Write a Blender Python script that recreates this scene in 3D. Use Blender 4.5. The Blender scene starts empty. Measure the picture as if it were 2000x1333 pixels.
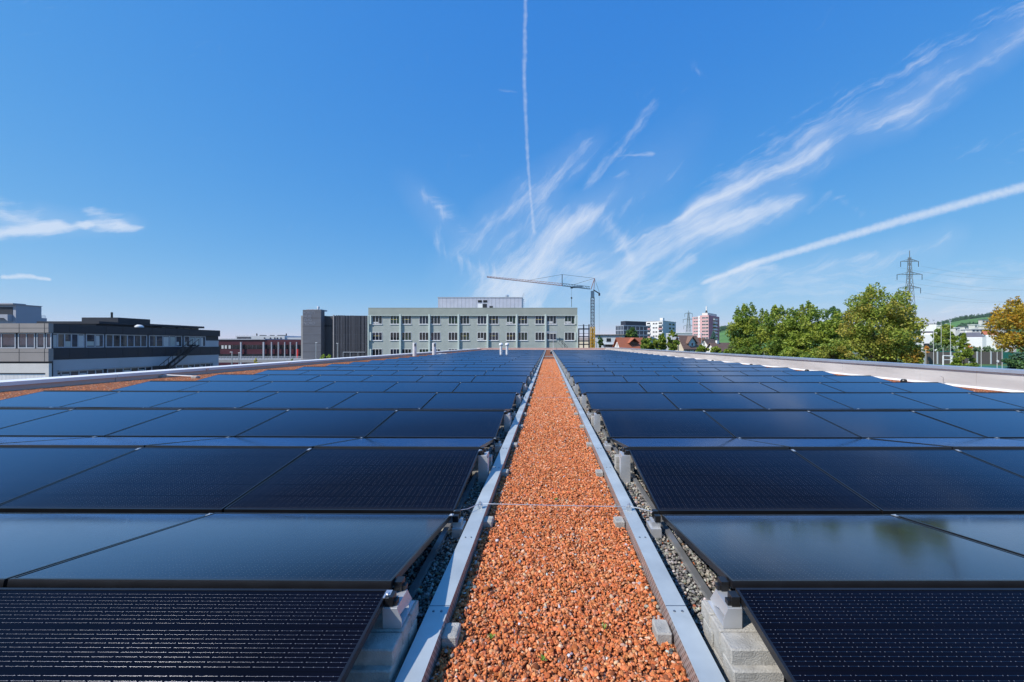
import bpy, math, random
import numpy as np
from mathutils import Vector, Matrix
R = math.radians
random.seed(7); RNG = np.random.default_rng(7)
scene = bpy.context.scene
COL = scene.collection

# ------------------------------------------------------------------ camera
CAMZ = 1.39
cam = bpy.data.cameras.new("camera"); camo = bpy.data.objects.new("camera", cam); COL.objects.link(camo)
camo.location = (0, 0, CAMZ); camo.rotation_euler = (math.pi / 2, 0, 0)
cam.sensor_width = 36.0; cam.lens = 14.04; cam.shift_x = -0.0355; cam.shift_y = 0.00275
cam.clip_start = 0.05; cam.clip_end = 20000
scene.camera = camo

# ------------------------------------------------------------------ light
SUN = Vector((-0.85, -0.55, 1.0)).normalized()
sl = bpy.data.lights.new("sun", 'SUN'); sl.energy = 5.0; sl.angle = R(0.5); sl.color = (1.0, 0.94, 0.86)
so = bpy.data.objects.new("sun", sl); COL.objects.link(so); so.location = (-40, -35, 50)
so.rotation_euler = SUN.to_track_quat('Z', 'Y').to_euler()
scene.view_settings.view_transform = 'Standard'; scene.view_settings.look = 'None'
scene.view_settings.exposure = 0.0; scene.view_settings.gamma = 1.0
scene.view_settings.use_curve_mapping = False
try:
    scene.cycles.max_bounces = 6; scene.cycles.diffuse_bounces = 3; scene.cycles.glossy_bounces = 3
    scene.cycles.transparent_max_bounces = 6; scene.cycles.use_denoising = True
except Exception:
    pass

world = bpy.data.worlds.new("World"); scene.world = world; world.use_nodes = True
try:
    world.cycles.sampling_method = 'MANUAL'; world.cycles.sample_map_resolution = 512
except Exception:
    pass


class NT:
    """small helper to write node graphs"""
    def __init__(s, tree): s.t = tree
    def n(s, kind, **kw):
        nd = s.t.nodes.new(kind)
        for k, v in kw.items(): setattr(nd, k, v)
        return nd
    def l(s, a, b): s.t.links.new(a, b)
    def put(s, sock, v):
        if isinstance(v, (int, float, tuple, list)): sock.default_value = v
        else: s.l(v, sock)
    def m(s, op, a, b=0.0, c=None, clamp=False):
        nd = s.n('ShaderNodeMath', operation=op); nd.use_clamp = clamp
        s.put(nd.inputs[0], a); s.put(nd.inputs[1], b)
        if c is not None: s.put(nd.inputs[2], c)
        return nd.outputs[0]
    def v(s, op, a, b=None, scale=None):
        nd = s.n('ShaderNodeVectorMath', operation=op)
        s.put(nd.inputs[0], a)
        if b is not None: s.put(nd.inputs[1], b)
        if scale is not None: s.put(nd.inputs[3], scale)
        return nd.outputs[1] if op in ('DOT_PRODUCT', 'LENGTH') else nd.outputs[0]
    def noise(s, vec, scale, detail=3, rough=0.5, dim='3D', distortion=0.0):
        nd = s.n('ShaderNodeTexNoise'); nd.noise_dimensions = dim
        if vec is not None: s.l(vec, nd.inputs['Vector'])
        nd.inputs['Scale'].default_value = scale; nd.inputs['Detail'].default_value = detail
        nd.inputs['Roughness'].default_value = rough; nd.inputs['Distortion'].default_value = distortion
        return nd
    def mix(s, fac, a, b):
        nd = s.n('ShaderNodeMix', data_type='RGBA')
        s.put(nd.inputs[0], fac)
        for k, x in ((6, a), (7, b)):
            if isinstance(x, (tuple, list)): nd.inputs[k].default_value = (*x[:3], 1)
            else: s.l(x, nd.inputs[k])
        return nd.outputs[2]
    def ramp(s, fac, stops):
        nd = s.n('ShaderNodeValToRGB'); s.l(fac, nd.inputs[0]); e = nd.color_ramp.elements
        while len(e) < len(stops): e.new(0.5)
        for k, (p, c) in enumerate(stops): e[k].position = p; e[k].color = (*c, 1)
        return nd.outputs[0]
    def maprange(s, x, a, b, c=0.0, d=1.0, smooth=False):
        nd = s.n('ShaderNodeMapRange'); nd.interpolation_type = 'SMOOTHSTEP' if smooth else 'LINEAR'
        s.put(nd.inputs[0], x)
        for k, q in ((1, a), (2, b), (3, c), (4, d)): s.put(nd.inputs[k], q)
        return nd.outputs[0]


# sky: Nishita air, with thin cirrus and contrails by direction (they are at infinity)
W = NT(world.node_tree)
bg = world.node_tree.nodes['Background']
sky = W.n('ShaderNodeTexSky', sky_type='NISHITA'); sky.sun_disc = False
sky.sun_elevation = math.asin(SUN.z); sky.sun_rotation = math.atan2(SUN.x, SUN.y) % (2 * math.pi)
sky.air_density = 0.8; sky.dust_density = 0.0; sky.ozone_density = 4.0; sky.altitude = 400
SKY_STRENGTH = 0.12
bg.inputs[1].default_value = SKY_STRENGTH
# the photograph is processed to a deep clear blue: one tone response per channel over the whole sky
sepc = W.n('ShaderNodeSeparateColor'); W.l(sky.outputs[0], sepc.inputs[0]); cmb = W.n('ShaderNodeCombineColor')
for k_, (g_, k0) in enumerate(((1.17, 1.16), (0.56, 0.83), (0.16, 0.90))):
    W.l(W.m('MULTIPLY', W.m('POWER', W.m('MULTIPLY', sepc.outputs[k_], 0.1), g_), k0 / SKY_STRENGTH), cmb.inputs[k_])
SKYCOL = cmb.outputs[0]
tc = W.n('ShaderNodeTexCoord')
sp = W.n('ShaderNodeSeparateXYZ'); W.l(tc.outputs['Generated'], sp.inputs[0])
ysafe = W.m('MAXIMUM', sp.outputs[1], 0.02)
cu = W.m('DIVIDE', sp.outputs[0], ysafe); cv = W.m('DIVIDE', sp.outputs[2], ysafe)
cx = W.n('ShaderNodeCombineXYZ'); W.l(cu, cx.inputs[0]); W.l(cv, cx.inputs[1])
q0 = cx.outputs[0]                                  # gnomonic direction: east / up over north
wn = W.noise(q0, 3.0, 4, 0.6)
wv = W.v('SCALE', W.v('SUBTRACT', wn.outputs['Color'], (0.5, 0.5, 0.5)), scale=0.07)
wn2 = W.noise(q0, 14.0, 4, 0.6)
wv2 = W.v('SCALE', W.v('SUBTRACT', wn2.outputs['Color'], (0.5, 0.5, 0.5)), scale=0.02)
qw = W.v('ADD', W.v('ADD', q0, wv), wv2)            # strongly warped (cirrus)
qs = W.v('ADD', W.v('ADD', q0, W.v('SCALE', wv, scale=0.05)), W.v('SCALE', wv2, scale=0.10))  # nearly straight (contrails)


def fibre(ang, sx, sy, lo, hi, seed):
    mp = W.n('ShaderNodeMapping'); mp.vector_type = 'POINT'
    mp.inputs['Location'].default_value = (seed, seed * 0.37, 0)
    # rotate so that x runs along the fibre, then stretch
    vr = W.n('ShaderNodeVectorRotate', rotation_type='Z_AXIS'); W.l(qw, vr.inputs['Vector']); vr.inputs['Angle'].default_value = -R(ang)
    W.l(vr.outputs[0], mp.inputs[0]); mp.inputs['Scale'].default_value = (sx, sy, 1)
    nz = W.noise(mp.outputs[0], 1.0, 8, 0.68)
    return W.m('ADD', W.m('MULTIPLY', W.maprange(nz.outputs['Fac'], lo, hi), 0.85), W.m('MULTIPLY', BIG, 0.3))


BIG = W.maprange(W.noise(q0, 5.0, 3, 0.5).outputs['Fac'], 0.3, 0.7)
FIB = {30: fibre(30, 7, 48, 0.33, 0.68, 1.3), 55: fibre(50, 8, 44, 0.33, 0.68, 4.1),
       100: fibre(100, 8, 44, 0.33, 0.68, 7.7), 0: fibre(4, 8, 50, 0.3, 0.66, 9.2)}
PUFF = W.maprange(W.noise(q0, 70.0, 5, 0.7).outputs['Fac'], 0.25, 0.68)


def D(px, py): return ((px - 1071) / 780.0, (672 - py) / 780.0, 0.0)


groups = {}
qcomp = {}
for nm, q_ in (('w', qw), ('s', qs)):
    sx = W.n('ShaderNodeSeparateXYZ'); W.l(q_, sx.inputs[0]); qcomp[nm] = (sx.outputs[0], sx.outputs[1])


def stroke(pts, strength, fib=30, warp=True):
    """one wisp: centre line, half width and strength along it, pts = (px, py, halfwidth)"""
    a = [(D(x, y)[0], D(x, y)[1], w / 780.0) for x, y, w in pts]
    ax = 0 if abs(a[-1][0] - a[0][0]) >= abs(a[-1][1] - a[0][1]) else 1
    a.sort(key=lambda p: p[ax])
    rows = []
    for k, p in enumerate(a):
        i, j = max(k - 1, 0), min(k + 1, len(a) - 1)
        run = max(a[j][ax] - a[i][ax], 1e-6); rise = a[j][1 - ax] - a[i][1 - ax]
        rows.append((p[ax], p[1 - ax], p[2] * min(2.2, math.sqrt(1 + (rise / run) ** 2)), 1.0, rise / run))
    r0, r1 = rows[0], rows[-1]
    rows.insert(0, (r0[0] - 1.3 * r0[2], r0[1] - 1.3 * r0[2] * r0[4], r0[2] * 0.6, 0.0, 0)); rows.append((r1[0] + 1.3 * r1[2], r1[1] + 1.3 * r1[2] * r1[4], r1[2] * 0.6, 0.0, 0))
    lo, hi = rows[0][0], rows[-1][0]; c0 = min(r[1] for r in rows); c1 = max(max(r[1] for r in rows), c0 + 1e-4); wm = max(r[2] for r in rows)
    qa, qb = qcomp['w' if warp else 's'][ax], qcomp['w' if warp else 's'][1 - ax]
    rp = W.n('ShaderNodeValToRGB'); e = rp.color_ramp.elements
    W.l(W.maprange(qa, lo, hi), rp.inputs[0])
    while len(e) < len(rows): e.new(0.5)
    for k, r in enumerate(rows): e[k].position = (r[0] - lo) / (hi - lo)
    for k, r in enumerate(rows): e[k].color = ((r[1] - c0) / (c1 - c0), r[2] / wm, 0, r[3])
    sc = W.n('ShaderNodeSeparateColor'); W.l(rp.outputs[0], sc.inputs[0])
    d = W.m('ABSOLUTE', W.m('SUBTRACT', qb, W.m('MULTIPLY_ADD', sc.outputs[0], c1 - c0, c0)))
    g = W.maprange(W.m('DIVIDE', d, W.m('MULTIPLY', sc.outputs[1], wm * (1.0 if fib is None else 1.05))), 1.0, 0.0, smooth=(fib is None))
    groups[fib] = W.m('MULTIPLY_ADD', W.m('MULTIPLY', g, rp.outputs[1]), strength * (0.95 if fib in (55, 100) else 0.8 if fib == 30 else 1.0), groups.get(fib, 0.0))


stroke([(1027, -30, 8), (1024, 150, 8.5), (1030, 300, 7), (1036, 385, 5.5), (1043, 455, 8)], 0.72, None, False)
stroke([(1300, 584, 20), (1380, 552, 24), (1470, 520, 18)], 1.1, 30)
stroke([(1375, 552, 8), (1470, 516, 12), (1760, 431, 16), (2020, 360, 18), (2300, 285, 22)], 1.3, None, False)
stroke([(1335, 424, 22), (1470, 360, 34), (1600, 296, 44), (1760, 222, 44), (1890, 150, 40), (2050, 40, 36)], 1.0, 30)
stroke([(1390, 360, 44), (1560, 262, 58), (1780, 135, 44), (2030, -5, 40)], 0.85, 30)
stroke([(1330, 426, 14), (1480, 352, 18), (1620, 290, 14)], 0.45, 30)
stroke([(990, 590, 90), (1060, 490, 70), (1095, 455, 40), (1160, 422, 24)], 1.25, 55)
stroke([(895, 508, 24), (960, 545, 44), (1040, 600, 60)], 0.85, 100)
stroke([(920, 470, 40), (1000, 405, 56), (1060, 370, 54), (1140, 305, 44)], 0.8, 55)
stroke([(960, 550, 90), (1100, 565, 90)], 0.6, 55)
stroke([(1110, 520, 60), (1200, 545, 74), (1270, 500, 56), (1400, 455, 48), (1550, 388, 30)], 1.15, 30)
stroke([(1208, 465, 30), (1235, 515, 36), (1210, 575, 50)], 1.0, 55)
stroke([(1220, 480, 36), (1400, 430, 46), (1520, 400, 30)], 0.85, 30)
stroke([(1140, 450, 80), (1260, 390, 80)], 0.6, 55)
stroke([(1160, 355, 26), (1200, 305, 30), (1262, 210, 28)], 0.8, 55)
stroke([(1205, 303, 9), (1268, 299, 8)], 0.7, 0)
stroke([(1168, 348, 20), (1230, 340, 16)], 0.75, 30)
stroke([(826, 388, 22), (866, 425, 34), (862, 475, 30)], 0.8, 100)
stroke([(850, 405, 26), (905, 450, 28)], 0.65, 0)
stroke([(1272, 566, 20), (1310, 530, 24), (1360, 508, 12)], 1.05, 30)
stroke([(1375, 588, 22), (1440, 545, 26), (1505, 522, 16)], 0.85, 30)
stroke([(1395, 576, 26), (1580, 528, 28), (1705, 488, 16)], 0.9, 30)
stroke([(1680, 518, 34), (1780, 490, 30), (1855, 464, 14)], 0.8, 30)
stroke([(-60, 464, 18), (60, 445, 20), (175, 436, 12)], 1.35, 0)
stroke([(-60, 398, 44), (40, 422, 40), (120, 440, 22)], 0.95, 0)
stroke([(172, 433, 16), (215, 440, 20), (275, 441, 8)], 1.15, 0)
stroke([(180, 410, 20), (240, 432, 26)], 0.8, 0)
stroke([(6, 543, 8), (50, 547, 10), (98, 552, 6)], 1.3, None)
stroke([(1580, 408, 22), (1625, 382, 26), (1680, 416, 22)], 0.7, 30)
stroke([(1150, 590, 60), (1400, 560, 70), (1700, 560, 70), (2100, 530, 80)], 0.62, 0)
stroke([(1840, 606, 14), (2010, 600, 14)], 0.7, 0)
stroke([(1860, 305, 40), (2030, 270, 44)], 0.52, 30)
stroke([(1366, 135, 36), (1382, 158, 36)], 0.52, 100)
stroke([(976, 176, 6), (1010, 180, 6)], 0.6, 0)
stroke([(1350, 415, 26), (1600, 290, 52), (1760, 215, 56), (1890, 140, 50), (2060, 30, 46)], 0.22, 'v')
stroke([(960, 590, 90), (1050, 500, 80), (1150, 425, 50)], 0.26, 'v')
stroke([(1120, 560, 80), (1260, 500, 70), (1420, 440, 60), (1540, 395, 40)], 0.26, 'v')
stroke([(930, 470, 60), (1040, 385, 60), (1130, 310, 40)], 0.16, 'v')
stroke([(835, 400, 40), (880, 450, 44)], 0.14, 'v')
stroke([(1150, 480, 90), (1240, 390, 90)], 0.10, 'v')
stroke([(1300, 580, 60), (1600, 530, 50), (1850, 470, 40)], 0.16, 'v')
stroke([(-60, 430, 50), (80, 430, 40), (260, 436, 24)], 0.16, 'v')
total = None
for k, g in groups.items():
    if k == 'v':
        o = W.m('MULTIPLY', g, W.m('MULTIPLY_ADD', BIG, 0.6, 0.4)); total = o if total is None else W.m('ADD', total, o); continue
    o = W.maprange(W.m('MULTIPLY_ADD', W.m('SUBTRACT', PUFF if k is None else FIB[k], 1.0), 0.45 if k is None else 1.0, g), -0.04 if k is not None else 0.0, 1.25); o = W.m('POWER', o, 1.5); total = o if total is None else W.m('ADD', total, o)
front = W.m('GREATER_THAN', sp.outputs[1], 0.03)
above = W.m('MULTIPLY', front, W.maprange(sp.outputs[2], 0.0, 0.03))
cl = W.m('MULTIPLY', W.m('SUBTRACT', 1.0, W.m('EXPONENT', W.m('MULTIPLY', total, -0.95))), above)
CLOUD = W.n('ShaderNodeRGB'); CLOUD.outputs[0].default_value = (7.0, 7.4, 8.2, 1)
W.l(W.mix(cl, SKYCOL, CLOUD.outputs[0]), bg.inputs[0])

# ------------------------------------------------------------------ helpers
ORG = {}


def P(px, py, d):
    """point d metres in front of the camera, seen at a given direction"""
    return Vector(((px - 1071) / 780.0 * d, d, CAMZ + (672 - py) / 780.0 * d))


def X(px, d): return (px - 1071) / 780.0 * d
def Z(py, d): return CAMZ + (672 - py) / 780.0 * d


def tag(o, label=None, cat=None, group=None, kind=None):
    if label: o['label'] = label
    if cat: o['category'] = cat
    if group: o['group'] = group
    if kind: o['kind'] = kind
    return o


def thing(name, label, cat, loc=(0, 0, 0), rz=0.0, group=None, local=False):
    o = bpy.data.objects.new(name, None); COL.objects.link(o)
    o.location = loc; o.rotation_euler = (0, 0, rz); o.empty_display_size = 0.2
    ORG[o.name] = Vector((0, 0, 0)) if local else Vector(loc)
    return tag(o, label, cat, group)


class MB:
    def __init__(s): s.v = []; s.f = []; s.m = []
    def add(s, vs, fs, m=0):
        b = len(s.v); s.v += [tuple(x) for x in vs]; s.f += [tuple(b + i for i in f) for f in fs]; s.m += [m] * len(fs); return s
    def quad(s, a, b, c, d, m=0): return s.add([a, b, c, d], [(0, 1, 2, 3)], m)
    def box(s, x0, y0, z0, x1, y1, z1, m=0):
        x0, x1 = sorted((x0, x1)); y0, y1 = sorted((y0, y1)); z0, z1 = sorted((z0, z1))
        v = [(x0, y0, z0), (x1, y0, z0), (x1, y1, z0), (x0, y1, z0), (x0, y0, z1), (x1, y0, z1), (x1, y1, z1), (x0, y1, z1)]
        return s.add(v, [(0, 3, 2, 1), (4, 5, 6, 7), (0, 1, 5, 4), (1, 2, 6, 5), (2, 3, 7, 6), (3, 0, 4, 7)], m)
    def cbox(s, x0, y0, z0, x1, y1, z1, c, m=0):
        """box with chamfered vertical and top edges"""
        x0, x1 = sorted((x0, x1)); y0, y1 = sorted((y0, y1))
        def ring(i, z): return [(x0 + i, y0 + i + c, z), (x0 + i + c, y0 + i, z), (x1 - i - c, y0 + i, z), (x1 - i, y0 + i + c, z),
                                (x1 - i, y1 - i - c, z), (x1 - i - c, y1 - i, z), (x0 + i + c, y1 - i, z), (x0 + i, y1 - i - c, z)]
        v = ring(0, z0) + ring(0, z1 - c) + ring(c, z1)
        f = [tuple(range(7, -1, -1)), tuple(range(16, 24))]
        for r in (0, 8):
            for k in range(8): f.append((r + k, r + (k + 1) % 8, r + 8 + (k + 1) % 8, r + 8 + k))
        return s.add(v, f, m)
    def bar(s, p, q, r, n=5, m=0, r2=None):
        p, q = Vector(p), Vector(q); d = (q - p)
        if d.length < 1e-6: return s
        d.normalize(); a = d.orthogonal().normalized(); b = d.cross(a); r2 = r if r2 is None else r2
        v = [p + (a * math.cos(2 * math.pi * k / n) + b * math.sin(2 * math.pi * k / n)) * r for k in range(n)]
        v += [q + (a * math.cos(2 * math.pi * k / n) + b * math.sin(2 * math.pi * k / n)) * r2 for k in range(n)]
        f = [(k, (k + 1) % n, n + (k + 1) % n, n + k) for k in range(n)] + [tuple(range(n - 1, -1, -1)), tuple(range(n, 2 * n))]
        return s.add(v, f, m)
    def path(s, pts, r, n=6, m=0):
        for a, b in zip(pts, pts[1:]): s.bar(a, b, r, n, m)
        return s
    def lathe(s, prof, c, n=14, m=0):
        c = Vector(c); v = []; f = []
        for (r, z) in prof:
            for k in range(n): v.append(c + Vector((r * math.cos(2 * math.pi * k / n), r * math.sin(2 * math.pi * k / n), z)))
        for j in range(len(prof) - 1):
            for k in range(n): f.append((j * n + k, j * n + (k + 1) % n, (j + 1) * n + (k + 1) % n, (j + 1) * n + k))
        f.append(tuple(range(n - 1, -1, -1))); f.append(tuple(range((len(prof) - 1) * n, len(prof) * n)))
        return s.add(v, f, m)
    def prism(s, poly, y0, y1, m=0):
        """poly in (x,z), extruded along y"""
        n = len(poly); v = [(x, y0, z) for x, z in poly] + [(x, y1, z) for x, z in poly]
        f = [tuple(range(n)), tuple(range(2 * n - 1, n - 1, -1))] + [(k, k + n, (k + 1) % n + n, (k + 1) % n) for k in range(n)]
        return s.add(v, f, m)
    def prismx(s, poly, x0, x1, m=0):
        n = len(poly); v = [(x0, y, z) for y, z in poly] + [(x1, y, z) for y, z in poly]
        f = [tuple(range(n)), tuple(range(2 * n - 1, n - 1, -1))] + [(k, k + n, (k + 1) % n + n, (k + 1) % n) for k in range(n)]
        return s.add(v, f, m)
    def build(s, name, mats, parent=None, loc=None, smooth=False):
        if not isinstance(mats, (list, tuple)): mats = [mats]
        off = Vector((0, 0, 0))
        if parent is not None: off = ORG[parent.name]
        elif loc is not None: off = Vector(loc)
        me = bpy.data.meshes.new(name)
        me.from_pydata([(a[0] - off.x, a[1] - off.y, a[2] - off.z) for a in s.v], [], s.f)
        for m in mats: me.materials.append(m)
        if len(mats) > 1: me.polygons.foreach_set('material_index', s.m)
        if smooth: me.polygons.foreach_set('use_smooth', [True] * len(me.polygons))
        import bmesh
        bm = bmesh.new(); bm.from_mesh(me); bmesh.ops.recalc_face_normals(bm, faces=bm.faces); bm.to_mesh(me); bm.free()
        me.update()
        o = bpy.data.objects.new(name, me); COL.objects.link(o)
        if parent is not None: o.parent = parent
        elif loc is not None: o.location = loc
        ORG[o.name] = off
        return o


def np_mesh(name, V, Fc, mats, attrs=None, parent=None, loc=(0, 0, 0), smooth=False):
    """V (n,3), Fc (m,k) equal-size faces"""
    me = bpy.data.meshes.new(name); V = V - np.array(ORG[parent.name] if parent is not None else loc)
    n, (m, k) = len(V), Fc.shape
    me.vertices.add(n); me.vertices.foreach_set('co', V.astype(np.float32).ravel())
    me.loops.add(m * k); me.loops.foreach_set('vertex_index', Fc.astype(np.int32).ravel())
    me.polygons.add(m); me.polygons.foreach_set('loop_start', np.arange(0, m * k, k, dtype=np.int32))
    me.polygons.foreach_set('loop_total', np.full(m, k, dtype=np.int32))
    if smooth: me.polygons.foreach_set('use_smooth', np.ones(m, dtype=bool))
    me.update(calc_edges=True)
    for an, arr in (attrs or {}).items():
        a = me.attributes.new(an, 'FLOAT_COLOR', 'POINT'); a.data.foreach_set('color', arr.astype(np.float32).ravel())
    for mt in (mats if isinstance(mats, (list, tuple)) else [mats]): me.materials.append(mt)
    o = bpy.data.objects.new(name, me); COL.objects.link(o)
    if parent is not None: o.parent = parent
    else: o.location = loc
    ORG[o.name] = Vector(ORG[parent.name]) if parent is not None else Vector(loc)
    return o


def copy_tree(o, parent=None):
    c = o.copy(); COL.objects.link(c); c.parent = parent
    ORG[c.name] = ORG.get(o.name, Vector((0, 0, 0)))
    for ch in o.children: copy_tree(ch, c)
    return c


# ------------------------------------------------------------------ materials
def mat(name, base, rough=0.6, metal=0.0, var=0.12, scale=3.0, bump=0.0, bscale=40.0, spec=None, stretch=(1, 1, 1)):
    mt = bpy.data.materials.new(name); mt.use_nodes = True; G = NT(mt.node_tree); b = mt.node_tree.nodes['Principled BSDF']
    tcn = G.n('ShaderNodeTexCoord'); mp = G.n('ShaderNodeMapping'); G.l(tcn.outputs['Object'], mp.inputs[0]); mp.inputs['Scale'].default_value = stretch
    if var > 0:
        nz = G.noise(mp.outputs[0], scale, 5, 0.6)
        f = G.maprange(nz.outputs['Fac'], 0.3, 0.7)
        G.l(G.mix(f, tuple(c * (1 - var) for c in base), tuple(min(1, c * (1 + var)) for c in base)), b.inputs['Base Color'])
        G.l(G.maprange(nz.outputs['Fac'], 0.3, 0.7, max(0.02, rough * 0.85), min(1, rough * 1.15)), b.inputs['Roughness'])
    else:
        b.inputs['Base Color'].default_value = (*base, 1); b.inputs['Roughness'].default_value = rough
    b.inputs['Metallic'].default_value = metal
    if spec is not None: b.inputs['Specular IOR Level'].default_value = spec
    if bump > 0:
        bn = G.n('ShaderNodeBump'); bn.inputs['Strength'].default_value = bump; bn.inputs['Distance'].default_value = 0.01
        G.l(G.noise(mp.outputs[0], bscale, 3, 0.6).outputs['Fac'], bn.inputs['Height']); G.l(bn.outputs[0], b.inputs['Normal'])
    return mt


def glass_mat(name, base=(0.012, 0.016, 0.018), rough=0.04, var=0.6, scale=0.6):
    mt = mat(name, base, rough, 0.0, var, scale); mt.node_tree.nodes['Principled BSDF'].inputs['IOR'].default_value = 1.52
    return mt


def ribbed(name, base, pitch, depth=0.35, rough=0.55, axis=0, metal=0.0, dark=0.8):
    """corrugated sheet / boards: repeat along one axis"""
    mt = mat(name, base, rough, metal, 0.07, 0.8); G = NT(mt.node_tree); b = mt.node_tree.nodes['Principled BSDF']
    tcn = G.n('ShaderNodeTexCoord'); s = G.n('ShaderNodeSeparateXYZ'); G.l(tcn.outputs['Object'], s.inputs[0])
    fr = G.m('FRACT', G.m('DIVIDE', s.outputs[axis], pitch))
    h = G.m('SMOOTH_MIN', G.m('MULTIPLY', G.m('ABSOLUTE', G.m('SUBTRACT', fr, 0.5)), 4.0), 1.0, 0.2)
    bn = G.n('ShaderNodeBump'); bn.inputs['Strength'].default_value = depth; bn.inputs['Distance'].default_value = 0.03
    G.l(h, bn.inputs['Height']); G.l(bn.outputs[0], b.inputs['Normal'])
    col = b.inputs['Base Color'].links[0].from_socket
    G.l(G.mix(G.maprange(fr, 0.0, 0.12, 1.0, 0.0), col, tuple(c * dark for c in base)), b.inputs['Base Color'])
    return mt


def attr_mat(name, rough=0.85, spec=0.3, bump=0.0, transl=0.0):
    mt = bpy.data.materials.new(name); mt.use_nodes = True; G = NT(mt.node_tree); b = mt.node_tree.nodes['Principled BSDF']
    a = G.n('ShaderNodeAttribute'); a.attribute_name = 'tint'
    b.inputs['Roughness'].default_value = rough; b.inputs['Specular IOR Level'].default_value = spec
    if bump:
        tcn = G.n('ShaderNodeTexCoord'); nz = G.noise(tcn.outputs['Object'], 220, 4, 0.7)
        G.l(G.mix(G.maprange(nz.outputs['Fac'], 0.35, 0.65), G.v('SCALE', a.outputs['Color'], scale=0.72), G.v('SCALE', a.outputs['Color'], scale=1.18)), b.inputs['Base Color'])
        bn = G.n('ShaderNodeBump'); bn.inputs['Strength'].default_value = bump; bn.inputs['Distance'].default_value = 0.004
        G.l(nz.outputs['Fac'], bn.inputs['Height']); G.l(bn.outputs[0], b.inputs['Normal'])
    else:
        G.l(a.outputs['Color'], b.inputs['Base Color'])
    if transl:
        out = mt.node_tree.nodes['Material Output']; tr = G.n('ShaderNodeBsdfTranslucent'); G.l(a.outputs['Color'], tr.inputs[0])
        mx = G.n('ShaderNodeMixShader'); mx.inputs[0].default_value = transl
        G.l(b.outputs[0], mx.inputs[1]); G.l(tr.outputs[0], mx.inputs[2]); G.l(mx.outputs[0], out.inputs[0])
    return mt


def gravel_ground(name, cols, scale, bump=0.8):
    """loose stones seen from farther off: a cell pattern with a colour per stone"""
    mt = bpy.data.materials.new(name); mt.use_nodes = True; G = NT(mt.node_tree); b = mt.node_tree.nodes['Principled BSDF']
    tcn = G.n('ShaderNodeTexCoord'); vo = G.n('ShaderNodeTexVoronoi'); vo.inputs['Scale'].default_value = scale
    G.l(tcn.outputs['Object'], vo.inputs['Vector'])
    s = G.n('ShaderNodeSeparateColor'); G.l(vo.outputs['Color'], s.inputs[0])
    c = G.ramp(s.outputs[0], cols)
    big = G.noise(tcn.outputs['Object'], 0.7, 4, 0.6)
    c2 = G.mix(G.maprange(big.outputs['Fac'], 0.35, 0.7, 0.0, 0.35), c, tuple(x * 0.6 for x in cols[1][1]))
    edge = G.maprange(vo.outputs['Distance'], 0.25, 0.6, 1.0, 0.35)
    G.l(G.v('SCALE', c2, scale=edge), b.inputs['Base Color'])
    b.inputs['Roughness'].default_value = 0.95; b.inputs['Specular IOR Level'].default_value = 0.2
    bn = G.n('ShaderNodeBump'); bn.inputs['Strength'].default_value = bump; bn.inputs['Distance'].default_value = 0.03; bn.invert = True
    G.l(vo.outputs['Distance'], bn.inputs['Height']); G.l(bn.outputs[0], b.inputs['Normal'])
    return mt


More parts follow.
